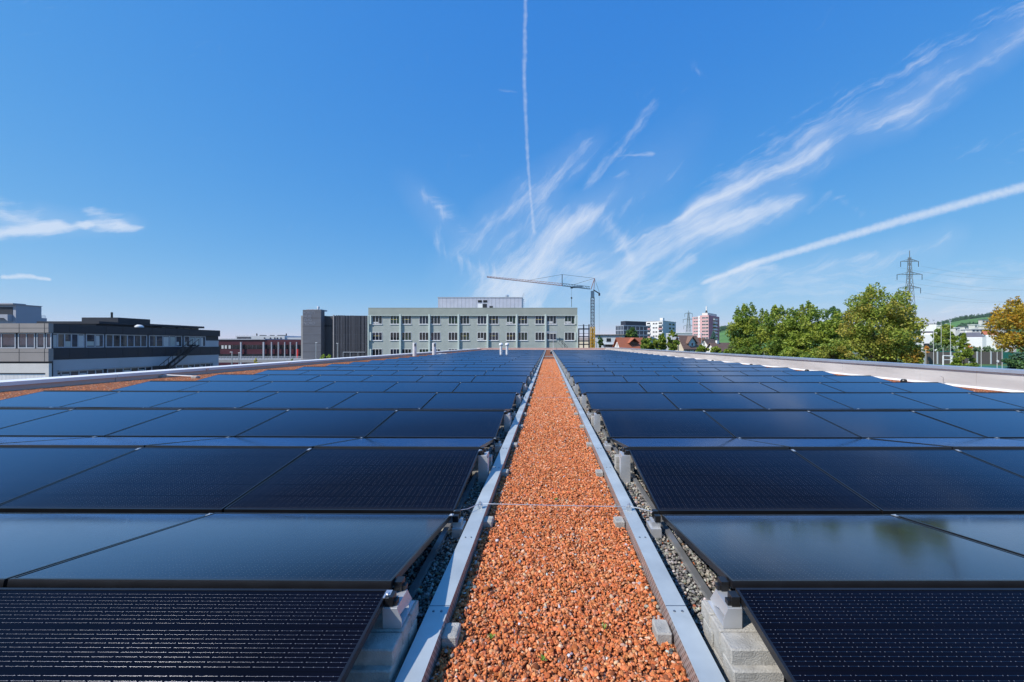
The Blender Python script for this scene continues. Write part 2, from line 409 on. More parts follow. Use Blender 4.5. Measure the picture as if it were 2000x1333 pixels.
def pv_mat():
    """black monocrystalline cells under glass, thin round wires along the panel"""
    mt = bpy.data.materials.new("solar_cells"); mt.use_nodes = True; G = NT(mt.node_tree)
    b = mt.node_tree.nodes['Principled BSDF']; out = mt.node_tree.nodes['Material Output']
    tcn = G.n('ShaderNodeTexCoord'); s = G.n('ShaderNodeSeparateXYZ'); G.l(tcn.outputs['Object'], s.inputs[0])
    x, y = s.outputs[0], s.outputs[1]
    cy = G.m('FRACT', G.m('DIVIDE', G.m('SUBTRACT', y, 0.015), 0.182))         # within a cell string
    ly = G.m('MULTIPLY', G.m('SUBTRACT', cy, 0.04), 9.0 / 0.92)
    lf = G.m('SUBTRACT', G.m('FRACT', ly), 0.5)                                 # within a wire pitch, -0.5..0.5
    inside = G.m('MULTIPLY', G.m('GREATER_THAN', ly, 0.0), G.m('LESS_THAN', ly, 9.0))
    sw = G.m('DIVIDE', lf, 0.034)                                               # across the wire, -1..1
    line = G.m('MULTIPLY', G.m('LESS_THAN', G.m('ABSOLUTE', sw), 1.0), inside)
    ux = G.m('FRACT', G.m('DIVIDE', x, 0.0868))
    gap = G.m('LESS_THAN', G.m('ABSOLUTE', G.m('SUBTRACT', ux, 0.5)), 0.455)
    wire = G.m('MULTIPLY', line, gap)
    # solder pads: little dots on the wires near the cell edges
    pad = None
    for c in (0.10, 0.5, 0.90):
        k = G.m('LESS_THAN', G.m('ABSOLUTE', G.m('SUBTRACT', ux, c)), 0.016)
        pad = k if pad is None else G.m('MAXIMUM', pad, k)
    pad = G.m('MULTIPLY', G.m('MULTIPLY', pad, inside), G.m('LESS_THAN', G.m('ABSOLUTE', lf), 0.075))
    cellgap = G.m('MAXIMUM', G.m('LESS_THAN', G.m('ABSOLUTE', G.m('SUBTRACT', cy, 0.5)), 2.0), 0.0)
    nz = G.noise(tcn.outputs['Object'], 2.2, 5, 0.65)
    dust = G.noise(tcn.outputs['Object'], 160, 2, 0.7)
    base = G.mix(G.maprange(nz.outputs['Fac'], 0.3, 0.7), (0.0025, 0.0025, 0.0045), (0.004, 0.004, 0.008))
    isgap = G.m('MAXIMUM', G.m('LESS_THAN', cy, 0.012), G.m('GREATER_THAN', cy, 0.988))
    base = G.mix(isgap, base, (0.003, 0.003, 0.004))
    base = G.mix(G.m('MULTIPLY', pad, 0.32), base, (0.5, 0.5, 0.5))
    base = G.mix(G.maprange(dust.outputs['Fac'], 0.74, 0.82, 0.0, 0.3), base, (0.05, 0.045, 0.045))
    vo = G.n('ShaderNodeTexVoronoi'); vo.inputs['Scale'].default_value = 2.6; oi = G.n('ShaderNodeObjectInfo')
    G.l(G.v('ADD', tcn.outputs['Object'], oi.outputs['Location']), vo.inputs['Vector']); sv = G.n('ShaderNodeSeparateColor'); G.l(vo.outputs['Color'], sv.inputs[0])
    spot = G.m('MULTIPLY', G.m('GREATER_THAN', sv.outputs[0], 0.72), G.m('LESS_THAN', vo.outputs['Distance'], G.m('MULTIPLY', sv.outputs[1], 0.028)))
    base = G.mix(spot, base, (0.55, 0.54, 0.5))
    low = G.maprange(G.m('ADD', y, G.m('MULTIPLY', nz.outputs['Fac'], 0.05)), 0.035, 0.075, 0.25, 0.0)
    base = G.mix(low, base, (0.05, 0.045, 0.04))
    G.l(base, b.inputs['Base Color'])
    G.l(G.maprange(nz.outputs['Fac'], 0.3, 0.75, 0.06, 0.11), b.inputs['Roughness'])
    b.inputs['Specular IOR Level'].default_value = 0.0
    bn = G.n('ShaderNodeBump'); bn.inputs['Strength'].default_value = 0.06; bn.inputs['Distance'].default_value = 0.002
    G.l(G.noise(tcn.outputs['Object'], 7.0, 2, 0.5).outputs['Fac'], bn.inputs['Height']); G.l(bn.outputs[0], b.inputs['Normal'])
    w = G.n('ShaderNodeBsdfGlossy'); w.inputs['Color'].default_value = (0.5, 0.5, 0.54, 1); w.inputs['Roughness'].default_value = 0.24
    geo = G.n('ShaderNodeNewGeometry'); vt = G.n('ShaderNodeVectorTransform'); vt.vector_type = 'VECTOR'; vt.convert_from = 'OBJECT'; vt.convert_to = 'WORLD'
    vt.inputs[0].default_value = (0, 1, 0)
    nn = G.v('NORMALIZE', G.v('ADD', geo.outputs['Normal'], G.v('SCALE', vt.outputs[0], scale=G.m('MULTIPLY', sw, 0.6))))
    G.l(nn, w.inputs['Normal'])
    # anti-reflective glass: hardly any mirror image from above, a strong one at grazing angles
    lw = G.n('ShaderNodeLayerWeight'); lw.inputs['Blend'].default_value = 0.5; G.l(bn.outputs[0], lw.inputs['Normal'])
    fr = G.ramp(lw.outputs['Facing'], [(p_, (v_, v_, v_)) for p_, v_ in ((0.0, 0.008), (0.36, 0.012), (0.58, 0.035), (0.67, 0.12), (0.73, 0.28), (0.83, 0.54), (0.91, 0.78), (1.0, 1.0))])
    gl = G.n('ShaderNodeBsdfGlossy'); gl.inputs['Color'].default_value = (0.73, 0.83, 1.0, 1); G.l(bn.outputs[0], gl.inputs['Normal'])
    G.l(G.m('MULTIPLY_ADD', oi.outputs['Random'], 0.05, G.maprange(nz.outputs['Fac'], 0.3, 0.75, 0.06, 0.11)), gl.inputs['Roughness'])
    mg = G.n('ShaderNodeMixShader'); G.l(fr, mg.inputs[0]); G.l(b.outputs[0], mg.inputs[1]); G.l(gl.outputs[0], mg.inputs[2])
    mx = G.n('ShaderNodeMixShader'); G.l(G.m('MULTIPLY', wire, 0.30), mx.inputs[0]); G.l(mg.outputs[0], mx.inputs[1]); G.l(w.outputs[0], mx.inputs[2])
    G.l(mx.outputs[0], out.inputs[0])
    return mt


def perforated(name, base, hole):
    mt = mat(name, base, 0.45, 0.5, 0.1, 4.0); G = NT(mt.node_tree); b = mt.node_tree.nodes['Principled BSDF']
    tcn = G.n('ShaderNodeTexCoord'); s = G.n('ShaderNodeSeparateXYZ'); G.l(tcn.outputs['Object'], s.inputs[0])
    fy = G.m('DIVIDE', s.outputs[1], 0.03); fz = G.m('DIVIDE', s.outputs[2], 0.018)
    fy = G.m('ADD', fy, G.m('MULTIPLY', G.m('FLOOR', fz), 0.5))
    a = G.m('LESS_THAN', G.m('ABSOLUTE', G.m('SUBTRACT', G.m('FRACT', fy), 0.5)), 0.3)
    c = G.m('LESS_THAN', G.m('ABSOLUTE', G.m('SUBTRACT', G.m('FRACT', fz), 0.5)), 0.2)
    h = G.m('MULTIPLY', a, c)
    col = b.inputs['Base Color'].links[0].from_socket
    G.l(G.mix(h, col, hole), b.inputs['Base Color']); G.l(G.m('MULTIPLY', G.m('SUBTRACT', 1.0, h), 0.5), b.inputs['Metallic'])
    return mt


M = {}
M['pv'] = pv_mat()
M['pv_frame'] = mat("black_anodised", (0.012, 0.012, 0.014), 0.32, 0.0, 0.15, 6)
M['alu'] = mat("galvanised_steel", (0.485, 0.535, 0.54), 0.5, 0.30, 0.15, 2.6, 0.03, 60)
M['alu_raw'] = mat("mill_aluminium", (0.62, 0.63, 0.64), 0.38, 0.8, 0.08, 5)
M['perf'] = perforated("perforated_steel", (0.50, 0.46, 0.45), (0.06, 0.03, 0.02))
M['screw'] = mat("screw_steel", (0.22, 0.24, 0.27), 0.35, 0.9, 0.1, 10)
M['black_plastic'] = mat("black_plastic", (0.012, 0.012, 0.013), 0.4, 0, 0.2, 10)
M['paver'] = mat("concrete_paver", (0.40, 0.385, 0.35), 0.9, 0, 0.24, 16, 0.7, 140)
M['stone_red'] = attr_mat("crushed_brick", 0.9, 0.25, 0.5)
M['stone_grey'] = attr_mat("grey_pebbles", 0.8, 0.3, 0.4)
M['leaf'] = attr_mat("leaves", 0.55, 0.35, 0, 0.35)
M['bark'] = mat("bark", (0.09, 0.07, 0.05), 0.9, 0, 0.3, 6, 0.5, 30)
M['white'] = mat("white_paint", (0.78, 0.78, 0.77), 0.55, 0, 0.05, 2)
M['white_metal'] = mat("white_coated_metal", (0.76, 0.77, 0.78), 0.4, 0, 0.06, 3)
M['offwhite'] = mat("pale_render", (0.66, 0.64, 0.60), 0.8, 0, 0.08, 0.5)
M['glass'] = glass_mat("window_glass")
M['glass_sky'] = glass_mat("window_glass_blue", (0.03, 0.045, 0.07), 0.03)
M['dark_metal'] = mat("dark_metal", (0.03, 0.032, 0.037), 0.5, 0.3, 0.15, 3)
M['steel_blue'] = mat("blue_black_steel", (0.035, 0.04, 0.06), 0.5, 0.2, 0.15, 2)
M['conc'] = mat("concrete", (0.30, 0.30, 0.30), 0.88, 0, 0.12, 0.5, 0.1, 8)

# ------------------------------------------------------------------ ground and the roof we stand on
GZ = -10.0
M['ground'] = mat("town_ground", (0.13, 0.14, 0.10), 0.95, 0, 0.35, 0.02)
MB().quad((-6000, -3000, GZ), (6000, -3000, GZ), (6000, 9000, GZ), (-6000, 9000, GZ)).build('ground', M['ground'])['kind'] = 'structure'
M['asphalt'] = mat("asphalt", (0.055, 0.056, 0.058), 0.95, 0, 0.15, 0.3)
MB().quad((-230, 20, GZ + 0.004), (60, 20, GZ + 0.004), (60, 260, GZ + 0.004), (-230, 260, GZ + 0.004)).build('yard', M['asphalt'])['kind'] = 'structure'

YE = 94.0                                            # far parapet
MB().box(-16.9, -10, GZ, 13.9, YE + 0.5, -0.04).build('roof', M['conc'])['kind'] = 'structure'
RED = [(0.0, (0.33, 0.095, 0.04)), (0.35, (0.52, 0.165, 0.065)), (0.7, (0.62, 0.235, 0.105)), (0.95, (0.64, 0.36, 0.22)), (1.0, (0.50, 0.47, 0.45))]
GREY = [(0.0, (0.06, 0.06, 0.058)), (0.4, (0.20, 0.19, 0.175)), (0.8, (0.36, 0.34, 0.31)), (1.0, (0.55, 0.53, 0.50))]
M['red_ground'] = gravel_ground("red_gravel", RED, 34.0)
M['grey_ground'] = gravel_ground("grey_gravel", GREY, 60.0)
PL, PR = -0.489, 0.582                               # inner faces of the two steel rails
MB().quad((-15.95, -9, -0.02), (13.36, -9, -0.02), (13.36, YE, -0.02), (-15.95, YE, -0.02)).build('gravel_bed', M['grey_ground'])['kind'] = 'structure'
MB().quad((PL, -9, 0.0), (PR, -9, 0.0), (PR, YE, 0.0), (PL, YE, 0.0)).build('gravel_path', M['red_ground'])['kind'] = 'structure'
rb = MB().quad((-15.95, -9, -0.005), (-11.0, -9, -0.005), (-11.0, YE, -0.005), (-15.95, YE, -0.005))
rb.quad((10.7, -9, -0.005), (13.36, -9, -0.005), (13.36, YE, -0.005), (10.7, YE, -0.005))
rb.quad((-11.0, 74.8, -0.005), (PL, 74.8, -0.005), (PL, YE, -0.005), (-11.0, YE, -0.005)); rb.quad((PR, 74.8, -0.005), (10.7, 74.8, -0.005), (10.7, YE, -0.005), (PR, YE, -0.005))
rb.build('gravel_border', M['red_ground'])['kind'] = 'structure'


# ------------------------------------------------------------------ loose stones
def ico(sub):
    import bmesh
    bm = bmesh.new(); bmesh.ops.create_icosphere(bm, subdivisions=sub, radius=1.0)
    v = np.array([x.co[:] for x in bm.verts]); f = np.array([[w.index for w in q.verts] for q in bm.faces]); bm.free()
    return v, f


def stone_set(sub, nvar, cuts, seed):
    rg = np.random.default_rng(seed); v, f = ico(sub); out = []
    for _ in range(nvar):
        w = v * (1 + rg.normal(0, 0.06, (len(v), 1)))
        for _k in range(cuts):
            n = rg.normal(size=3); n /= np.linalg.norm(n); d = rg.uniform(0.36, 0.75)
            s = w @ n; over = np.maximum(s - d, 0); w = w - over[:, None] * n
        out.append(w * np.array([1.0, rg.uniform(0.62, 0.95), rg.uniform(0.45, 0.75)]))
    return np.array(out), f


def rand_rot(n, rg, flat=0.5):
    ang = rg.uniform(0, 2 * np.pi, n); tx = rg.normal(0, flat, n); ty = rg.normal(0, flat, n)
    c, s = np.cos(ang), np.sin(ang); o, z = np.ones(n), np.zeros(n)
    Rz = np.stack([c, -s, z, s, c, z, z, z, o], -1).reshape(n, 3, 3)
    c, s = np.cos(tx), np.sin(tx); Rx = np.stack([o, z, z, z, c, -s, z, s, c], -1).reshape(n, 3, 3)
    c, s = np.cos(ty), np.sin(ty); Ry = np.stack([c, z, s, z, o, z, -s, z, c], -1).reshape(n, 3, 3)
    return Rz @ Rx @ Ry


def stones(pos, size, col, tmpl, rg, flat=0.5):
    T, F = tmpl; n = len(pos); k = T.shape[1]
    V = T[rg.integers(0, len(T), n)] * size[:, None, None]
    V = np.einsum('nij,nkj->nki', rand_rot(n, rg, flat), V) + pos[:, None, :]
    FF = (F[None] + (np.arange(n) * k)[:, None, None]).reshape(-1, 3)
    C = np.repeat(col, k, axis=0)
    return V.reshape(-1, 3), FF, np.concatenate([C, np.ones((len(C), 1))], 1)


def merge(parts):
    V, F, C = [], [], []; o = 0
    for v, f, c in parts: V.append(v); F.append(f + o); C.append(c); o += len(v)
    return np.concatenate(V), np.concatenate(F), np.concatenate(C)


def pick(rg, n, pal):
    w = np.array([p[0] for p in pal], float); w /= w.sum(); c = np.array([p[1] for p in pal])
    a = c[rg.choice(len(pal), n, p=w)]
    return np.clip(a * rg.uniform(0.72, 1.25, (n, 1)) * rg.normal(1, 0.05, (n, 3)), 0.01, 0.9)


RED_P = [(48, (0.69, 0.225, 0.083)), (24, (0.54, 0.150, 0.050)), (19, (0.72, 0.315, 0.155)), (5.5, (0.70, 0.44, 0.29)), (4, (0.25, 0.080, 0.036)), (1.0, (0.38, 0.35, 0.34)), (0.5, (0.62, 0.59, 0.56))]
GREY_P = [(30, (0.30, 0.28, 0.25)), (24, (0.20, 0.19, 0.18)), (16, (0.42, 0.39, 0.34)), (14, (0.11, 0.11, 0.11)), (8, (0.55, 0.52, 0.47)), (5, (0.36, 0.24, 0.15)), (2, (0.40, 0.13, 0.06))]
rg = np.random.default_rng(11)
S_BIG = stone_set(2, 14, 9, 3); S_SMALL = stone_set(1, 10, 0, 4)
ROUND = stone_set(2, 10, 3, 8)


def path_layer(y0, y1, dens, smin, smax, tmpl, pal, x0=PL + 0.012, x1=PR - 0.012, z=0.004, flat=0.5, zj=0.012):
    n = int((x1 - x0) * (y1 - y0) * dens)
    size = rg.uniform(smin, smax, n) * rg.choice([0.7, 1.0, 1.0, 1.15], n)
    pos = np.stack([rg.uniform(x0, x1, n), rg.uniform(y0, y1, n), z + rg.uniform(0, zj, n)], 1)
    return stones(pos, size, pick(rg, n, pal), tmpl, rg, flat)


parts = [path_layer(1.2, 3.4, 4600, 0.0085, 0.0175, S_BIG, RED_P), path_layer(3.4, 7.0, 3800, 0.009, 0.0175, S_BIG, RED_P),
         path_layer(1.2, 5.0, 5000, 0.004, 0.008, S_SMALL, RED_P),
         path_layer(7.0, 15.0, 2300, 0.011, 0.019, S_SMALL, RED_P), path_layer(15.0, 36.0, 700, 0.018, 0.03, S_SMALL, RED_P)]
for (xa, xb) in ((PL + 0.006, PL + 0.085), (PR - 0.075, PR - 0.006)):          # grey pebbles strayed along the rails
    parts.append(path_layer(1.2, 9.0, 260, 0.008, 0.014, ROUND, GREY_P, xa, xb, 0.012))
for (xa, xb) in ((-15.9, -11.1), (10.8, 13.3)):                                # the red borders by the parapets
    parts.append(path_layer(8.0, 30.0, 200, 0.018, 0.032, S_SMALL, RED_P, xa, xb, -0.025))
V_, F_, C_ = merge(parts)
tag(np_mesh('red_gravel_stones', V_, F_, M['stone_red'], {'tint': C_}), kind='stuff')
parts = []
for (xa, xb) in ((-1.05, -0.6), (0.69, 1.15)):
    parts.append(path_layer(1.3, 5.0, 3600, 0.007, 0.014, ROUND, GREY_P, xa, xb, -0.016))
    parts.append(path_layer(5.0, 12.0, 2200, 0.009, 0.016, S_SMALL, GREY_P, xa, xb, -0.016))
V_, F_, C_ = merge(parts)
tag(np_mesh('grey_gravel_stones', V_, F_, M['stone_grey'], {'tint': C_}), kind='stuff')

# ------------------------------------------------------------------ steel rails beside the path
ORD = ['nearest', 'second', 'third', 'fourth', 'fifth', 'sixth', 'seventh', 'eighth', 'ninth', 'tenth', 'eleventh', 'twelfth', 'thirteenth',
       'fourteenth', 'fifteenth', 'sixteenth', 'seventeenth', 'eighteenth', 'nineteenth', 'twentieth', 'twenty-first', 'twenty-second', 'twenty-third',
       'twenty-fourth', 'twenty-fifth', 'twenty-sixth', 'twenty-seventh', 'twenty-eighth', 'twenty-ninth', 'thirtieth', 'thirty-first']
for side, xi, xo, word, sh in ((-1, PL, -0.59, 'left', 'in shade'), (1, PR, 0.682, 'right', 'in sun')):
    r = thing('gravel_stop_rail', f'long blue-grey steel rail along the {word} edge of the gravel path, inner face {sh}', 'rail', ((xi + xo) / 2, 1.5, 0), 0, 'steel rails along the gravel path')
    b = MB(); b.box(xi, 0.3, 0.086, xo, 93.5, 0.09); b.box(xo, 0.3, 0.05, xo - side * 0.003, 93.5, 0.086)
    b.build('top_plate', M['alu'], r)
    MB().box(xi + side * 0.004, 0.3, -0.03, xi, 93.5, 0.086).build('perforated_face', M['perf'], r)
    j = MB()
    for k in range(30): j.box(xi, 1.98 + 3.0 * k, 0.0903, xo, 1.984 + 3.0 * k, 0.0912)
    j.build('sheet_joint', M['screw'], r)
    for yy in (1.94, 2.68, 4.2, 4.94, 7.3, 7.94, 9.9, 10.94):
        for k in (0.3, 0.68):
            x = xi + (xo - xi) * k
            MB().lathe([(0.006, 0.0902), (0.006, 0.0935), (0.0035, 0.0955)], (x, yy, 0), 8).build('screw', M['screw'], r)

blk = None
for side, word in ((-1, 'left'), (1, 'right')):
    for k in range(14):
        y = 1.83 + 1.165 * k; xi = PL if side < 0 else PR
        jx = random.uniform(-0.01, 0.012)
        if blk is None or side > 0 and k == 0:
            b = MB(); b.cbox(-side * (0.075), 0, -0.02, side * 0.003 - side * 0.006, 0.1, 0.056, 0.006)
            blk = b.build('foot_block', M['paver'], None, (0, 0, 0)); o = blk
        else:
            o = blk.copy(); COL.objects.link(o)
        o.location = (xi - side * jx, y + random.uniform(-0.02, 0.02), 0); o.rotation_euler = (0, 0, random.uniform(-0.04, 0.04))
        lab = f'{ORD[k]} small concrete block poking out under the {word} rail onto the red path'
        tag(o, lab, 'concrete block', 'concrete blocks under the path rails')

# ------------------------------------------------------------------ solar panels
PITCH = 2.33; DEPTH = 1.122; NROW = 31


def ridge(n): return 1.76 + PITCH * n


def panel_meshes(w):
    f = MB(); t = 0.011
    f.box(-w / 2, 0, -0.031, w / 2, t, 0.0022); f.box(-w / 2, DEPTH - t, -0.031, w / 2, DEPTH, 0.0022)
    f.box(-w / 2, t, -0.031, -w / 2 + t, DEPTH - t, 0.0022); f.box(w / 2 - t, t, -0.031, w / 2, DEPTH - t, 0.0022)
    g = MB().box(-w / 2 + t, t, -0.006, w / 2 - t, DEPTH - t, 0.0)
    c = MB(); c.box(w / 2 - 0.004, DEPTH - 0.055, 0.003, w / 2 + 0.022, DEPTH - 0.01, 0.0065); c.bar((w / 2 + 0.009, DEPTH - 0.032, 0.0065), (w / 2 + 0.009, DEPTH - 0.032, 0.012), 0.006, 6)
    return f, g, c


PAN = {}
LW, RW = 1.735, 1.675
for s, w in ((-1, LW - 0.018), (1, RW - 0.018)):
    f, g, c = panel_meshes(w)
    root = thing('solar_panel', 'x', 'solar panel', local=True)
    f.build('frame', M['pv_frame'], root); g.build('cell_sheet', M['pv'], root); c.build('clamp', M['alu_raw'], root)
    PAN[s] = root
FAR = MB()
count = 0; used = {-1: False, 1: False}
SLOPE = {-1: 0.004, 1: 0.0}
SEQ = ['first', 'second', 'third', 'fourth', 'fifth', 'sixth']
for n in range(NROW):
    for facing in (True, False):
        zr = ridge(n)
        if facing: y0, z0, tilt = zr - 1.11, 0.145, math.asin((0.31 - 0.145) / DEPTH)
        else: y0, z0, tilt = zr + 0.03, 0.326, -math.asin((0.326 - 0.152) / DEPTH)
        for s in (-1, 1):
            pw = LW if s < 0 else RW; edge = -0.695 if s < 0 else 0.815
            for k in range(6):
                xc = edge + s * (pw * (k + 0.5))
                if abs(xc) - pw / 2 > 1.5 * (y0 + DEPTH) + 0.6: continue
                zz = z0 + SLOPE[s] * abs(xc - edge)
                rot = (tilt, SLOPE[s] if s < 0 else 0.0, 0.0)
                single = (facing and n < 22) or (not facing and n < 3)
                if single and count < 300:
                    o = PAN[s] if not used[s] else copy_tree(PAN[s]); used[s] = True; count += 1
                    if n >= 7:
                        for ch in [c for c in o.children if c.name.startswith('clamp')]:
                            if o is not PAN[s]: bpy.data.objects.remove(ch)
                    o.location = (xc, y0, zz + random.uniform(-0.002, 0.002)); o.rotation_euler = (rot[0] + random.uniform(-0.0025, 0.0025), rot[1] + random.uniform(-0.0015, 0.0015), 0)
                    side = 'left' if s < 0 else 'right'
                    if facing: lab = f'black solar panel facing the camera in the {ORD[n]} row, {SEQ[k]} {side} of the path'
                    else: lab = f'bright solar panel sloping away behind the {ORD[n]} ridge, {SEQ[k]} {side} of the path'
                    tag(o, lab, 'solar panel', 'solar panels in tilted rows on the roof')
                else:
                    mt = Matrix.Translation((xc, y0, zz)) @ Matrix.Rotation(tilt, 4, 'X') @ Matrix.Rotation(rot[1], 4, 'Y')
                    w = pw - 0.018
                    def T(l): return [mt @ Vector(p) for p in l]
                    bx = MB().box(-w / 2, 0, -0.031, w / 2, DEPTH, -0.0005)
                    FAR.add(T(bx.v), bx.f, 0)
                    FAR.add(T([(-w / 2 + .012, .012, 0.001), (w / 2 - .012, .012, 0.001), (w / 2 - .012, DEPTH - .012, 0.001), (-w / 2 + .012, DEPTH - .012, 0.001)]), [(0, 1, 2, 3)], 1)
tag(FAR.build('solar_panel_field', [M['pv_frame'], M['pv']]), kind='stuff')

# ------------------------------------------------------------------ supports, ballast, mounting rails
sup = {}; vsup = {}; pav = None
M['alu_post'] = mat("support_sheet_metal", (0.60, 0.61, 0.62), 0.5, 0.55, 0.08, 5)
for s, word in ((-1, 'left'), (1, 'right')):
    e = -0.695 if s < 0 else 0.815
    for n in range(NROW):
        zr = ridge(n)
        if s not in sup:
            t = thing('ridge_support', 'x', 'panel support', local=True)
            b = MB(); a0, a1 = s * -0.085, s * 0.01
            b.prism([(a0, -0.02), (a1, -0.02), (a1, 0.262), (a0 + s * 0.012, 0.262), (a0, 0.235)], -0.075, -0.072)       # front sheet
            b.box(a0, -0.072, -0.02, a0 + s * 0.003, 0.02, 0.235); b.box(a0 + s * 0.012, -0.072, 0.262, a1, 0.09, 0.266)
            b.prismx([(-0.072, 0.235), (0.05, 0.235), (0.09, 0.19), (0.11, 0.20), (0.09, 0.268), (-0.072, 0.262)], a0 + s * 0.012, a0 + s * 0.015)
            b.build('post', M['alu_post'], t)
            for yy, zz in ((-0.055, 0.266), (0.05, 0.268)):
                c = MB(); c.box(s * -0.03, yy, zz, s * 0.004, yy + 0.045, zz + 0.042); c.box(s * -0.045, yy + 0.008, zz, s * -0.03, yy + 0.037, zz + 0.02)
                c.build('end_clamp', M['black_plastic'], t)
            sup[s] = t; o = t
        else: o = copy_tree(sup[s])
        if n == 0:                                       # the first one is short and stands on the pavers
            a0, a1 = s * -0.07, s * 0.01; lowp = o.children[0] if o.children[0].name.startswith('post') else [c for c in o.children if c.name.startswith('post')][0]
            full = lowp.data
            b = MB(); b.prism([(a0, 0.178), (a1, 0.178), (a1, 0.262), (a0 + s * 0.02, 0.262), (a0, 0.215)], -0.06, -0.057); b.box(a0 + s * 0.02, -0.057, 0.262, a1, 0.07, 0.266)
            b.prismx([(-0.057, 0.215), (0.03, 0.205), (0.10, 0.178), (0.13, 0.185), (0.07, 0.262), (-0.057, 0.262)], a0 + s * 0.02, a0 + s * 0.023); b.box(a0 + s * 0.003, -0.057, 0.178, a1, 0.12, 0.181)
            tmp = b.build('post', M['alu_post'], None, (0, 0, 0)); lowp.data = tmp.data; bpy.data.objects.remove(tmp)
        elif n == 1:
            for c in o.children:
                if c.name.startswith('post'): c.data = full
            sup[s] = o
        o.location = (e, zr, 0.0)
        tag(o, f'grey sheet metal support with black clamps under the {ORD[n]} panel ridge, {word} of the path', 'panel support', 'metal supports at the panel row ends')
        if n < 8:
            if s not in vsup:
                t = thing('valley_support', 'x', 'panel support', local=True)
                b = MB(); b.box(s * -0.075, -0.07, -0.01, s * 0.0, 0.07, 0.055); b.box(s * -0.06, -0.045, 0.055, s * -0.0, 0.045, 0.095)
                b.build('foot', M['alu_post'], t)
                c = MB(); c.box(s * -0.04, -0.05, 0.095, s * 0.0, -0.012, 0.14); c.box(s * -0.04, 0.012, 0.095, s * 0.0, 0.05, 0.15)
                c.build('end_clamp', M['black_plastic'], t)
                vsup[s] = t; o = t
            else: o = copy_tree(vsup[s])
            o.location = (e, zr + PITCH / 2 + 0.02, 0.0)
            tag(o, f'low metal foot with black clamps in the {ORD[n]} panel valley, {word} of the path', 'panel support', 'low feet in the panel valleys')
        # ballast pavers
        spots = []
        if n == 0:
            lay = ['upper', 'middle', 'bottom']; pos = ['front', 'middle', 'back']
            for i, z in enumerate((0.118, 0.056, -0.006)):
                for j in range(3):
                    spots.append((s * (0.725 if s > 0 else 0.615) + s * (0.0 if i == 0 else random.uniform(-0.004, 0.006)), 1.585 + 0.106 * j - (0.03 if i else 0.0), z,
                                  f'{pos[j]} paver in the {lay[i]} layer of the ballast stack {word} of the path'))
        elif n < 9:
            for i, z in enumerate((0.128, 0.064, 0.0)):
                spots.append((s * (0.72 if s > 0 else 0.61), zr + 0.17, z, f'{["top", "middle", "bottom"][i]} paver stacked by the {ORD[n]} ridge support {word} of the path'))
        for x, y, z, lab in spots:
            if pav is None:
                b = MB(); b.cbox(0, 0, 0, 0.2, 0.1, 0.062, 0.005); pav = b.build('ballast_paver', M['paver'], None, (0, 0, 0)); o = pav
            else: o = pav.copy(); COL.objects.link(o)
            o.location = (x if s > 0 else x - 0.2, y, z - 0.004); o.rotation_euler = (0, 0, random.uniform(-0.012, 0.012))
            tag(o, lab, 'paver', 'concrete ballast pavers beside the panel ends')
    mr = MB(); xm = e + s * 0.06
    mr.box(xm - 0.018, 0.3, 0.0, xm + 0.018, 74.5, 0.028)
    tag(mr.build('mounting_rail', M['alu_raw'], None, (xm, 1.5, 0)), f'thin aluminium base rail under the panel ends {word} of the path', 'rail', 'aluminium base rails')

# ------------------------------------------------------------------ lightning wires across the path
for k, y in enumerate((3.16, 9.5, 15.1)):
    t = thing('lightning_wire', f'thin metal wire clamped across the red path between both rails, {ORD[k]} to the camera', 'wire', (0.05, y, 0), 0, 'wires across the path')
    pts = [(-0.70, y - 0.2, 0.15), (-0.62, y - 0.1, 0.125), (-0.545, y, 0.125), (-0.2, y - 0.004, 0.119), (0.1, y - 0.01, 0.114), (0.4, y - 0.024, 0.114), (0.635, y - 0.04, 0.12), (0.70, y - 0.1, 0.13), (0.79, y - 0.2, 0.14)]
    MB().path(pts, 0.0032, 6).build('wire', M['alu_raw'], t)
    for x, yy in ((-0.54, y), (0.63, y - 0.04)):
        c = MB(); c.box(x - 0.018, yy - 0.012, 0.09, x + 0.018, yy + 0.012, 0.116); c.box(x - 0.012, yy - 0.01, 0.128, x + 0.012, yy + 0.01, 0.136); c.bar((x, yy - 0.007, 0.116), (x, yy - 0.007, 0.15), 0.004, 6)
        c.build('clamp', M['alu_raw'], t)

# ------------------------------------------------------------------ parapets
M['para_l'] = mat("parapet_sheet", (0.76, 0.54, 0.47), 0.6, 0.1, 0.08, 0.8)  # pink in the base stands for light bounced off the red gravel
M['para_cap'] = mat("parapet_cap_white", (0.80, 0.80, 0.80), 0.5, 0.0, 0.05, 1)
M['para_r'] = mat("parapet_cladding", (0.60, 0.585, 0.565), 0.55, 0.15, 0.16, 0.9, 0, 1, None, (1, 0.4, 2.5))
M['para_capr'] = mat("parapet_cap_grey", (0.50, 0.55, 0.62), 0.45, 0.6, 0.06, 1)
t = thing('parapet', 'low parapet with white top along the left roof edge, its inner face in shade', 'parapet', (-16, 1, 0), 0, 'parapets round the roof')
b = MB(); y = -9.0
while y < 94:
    b.box(-16.02, y, -0.03, -16.3, min(y + 3.95, 94.0), 0.15); y += 3.965
b.build('wall', M['para_l'], t)
b = MB(); y = -9.0
while y < 94:
    b.box(-15.95, y, 0.15, -16.85, min(y + 3.95, 94.0), 0.268); y += 3.965
b.build('coping', M['para_cap'], t)
for yy in (18.6, 24.5, 33.0, 47.0): MB().box(-15.95, yy, 0.17, -15.9, yy + 0.12, 0.25).build('bracket', M['para_l'], t)
t = thing('parapet', 'pale metal clad parapet in sunlight along the right roof edge', 'parapet', (13.4, 1, 0), 0, 'parapets round the roof')
b = MB(); y = -8.4
while y < 94:
    b.box(13.4, y, 0.0, 13.6, min(y + 1.893, 94.0), 0.54); y += 1.9
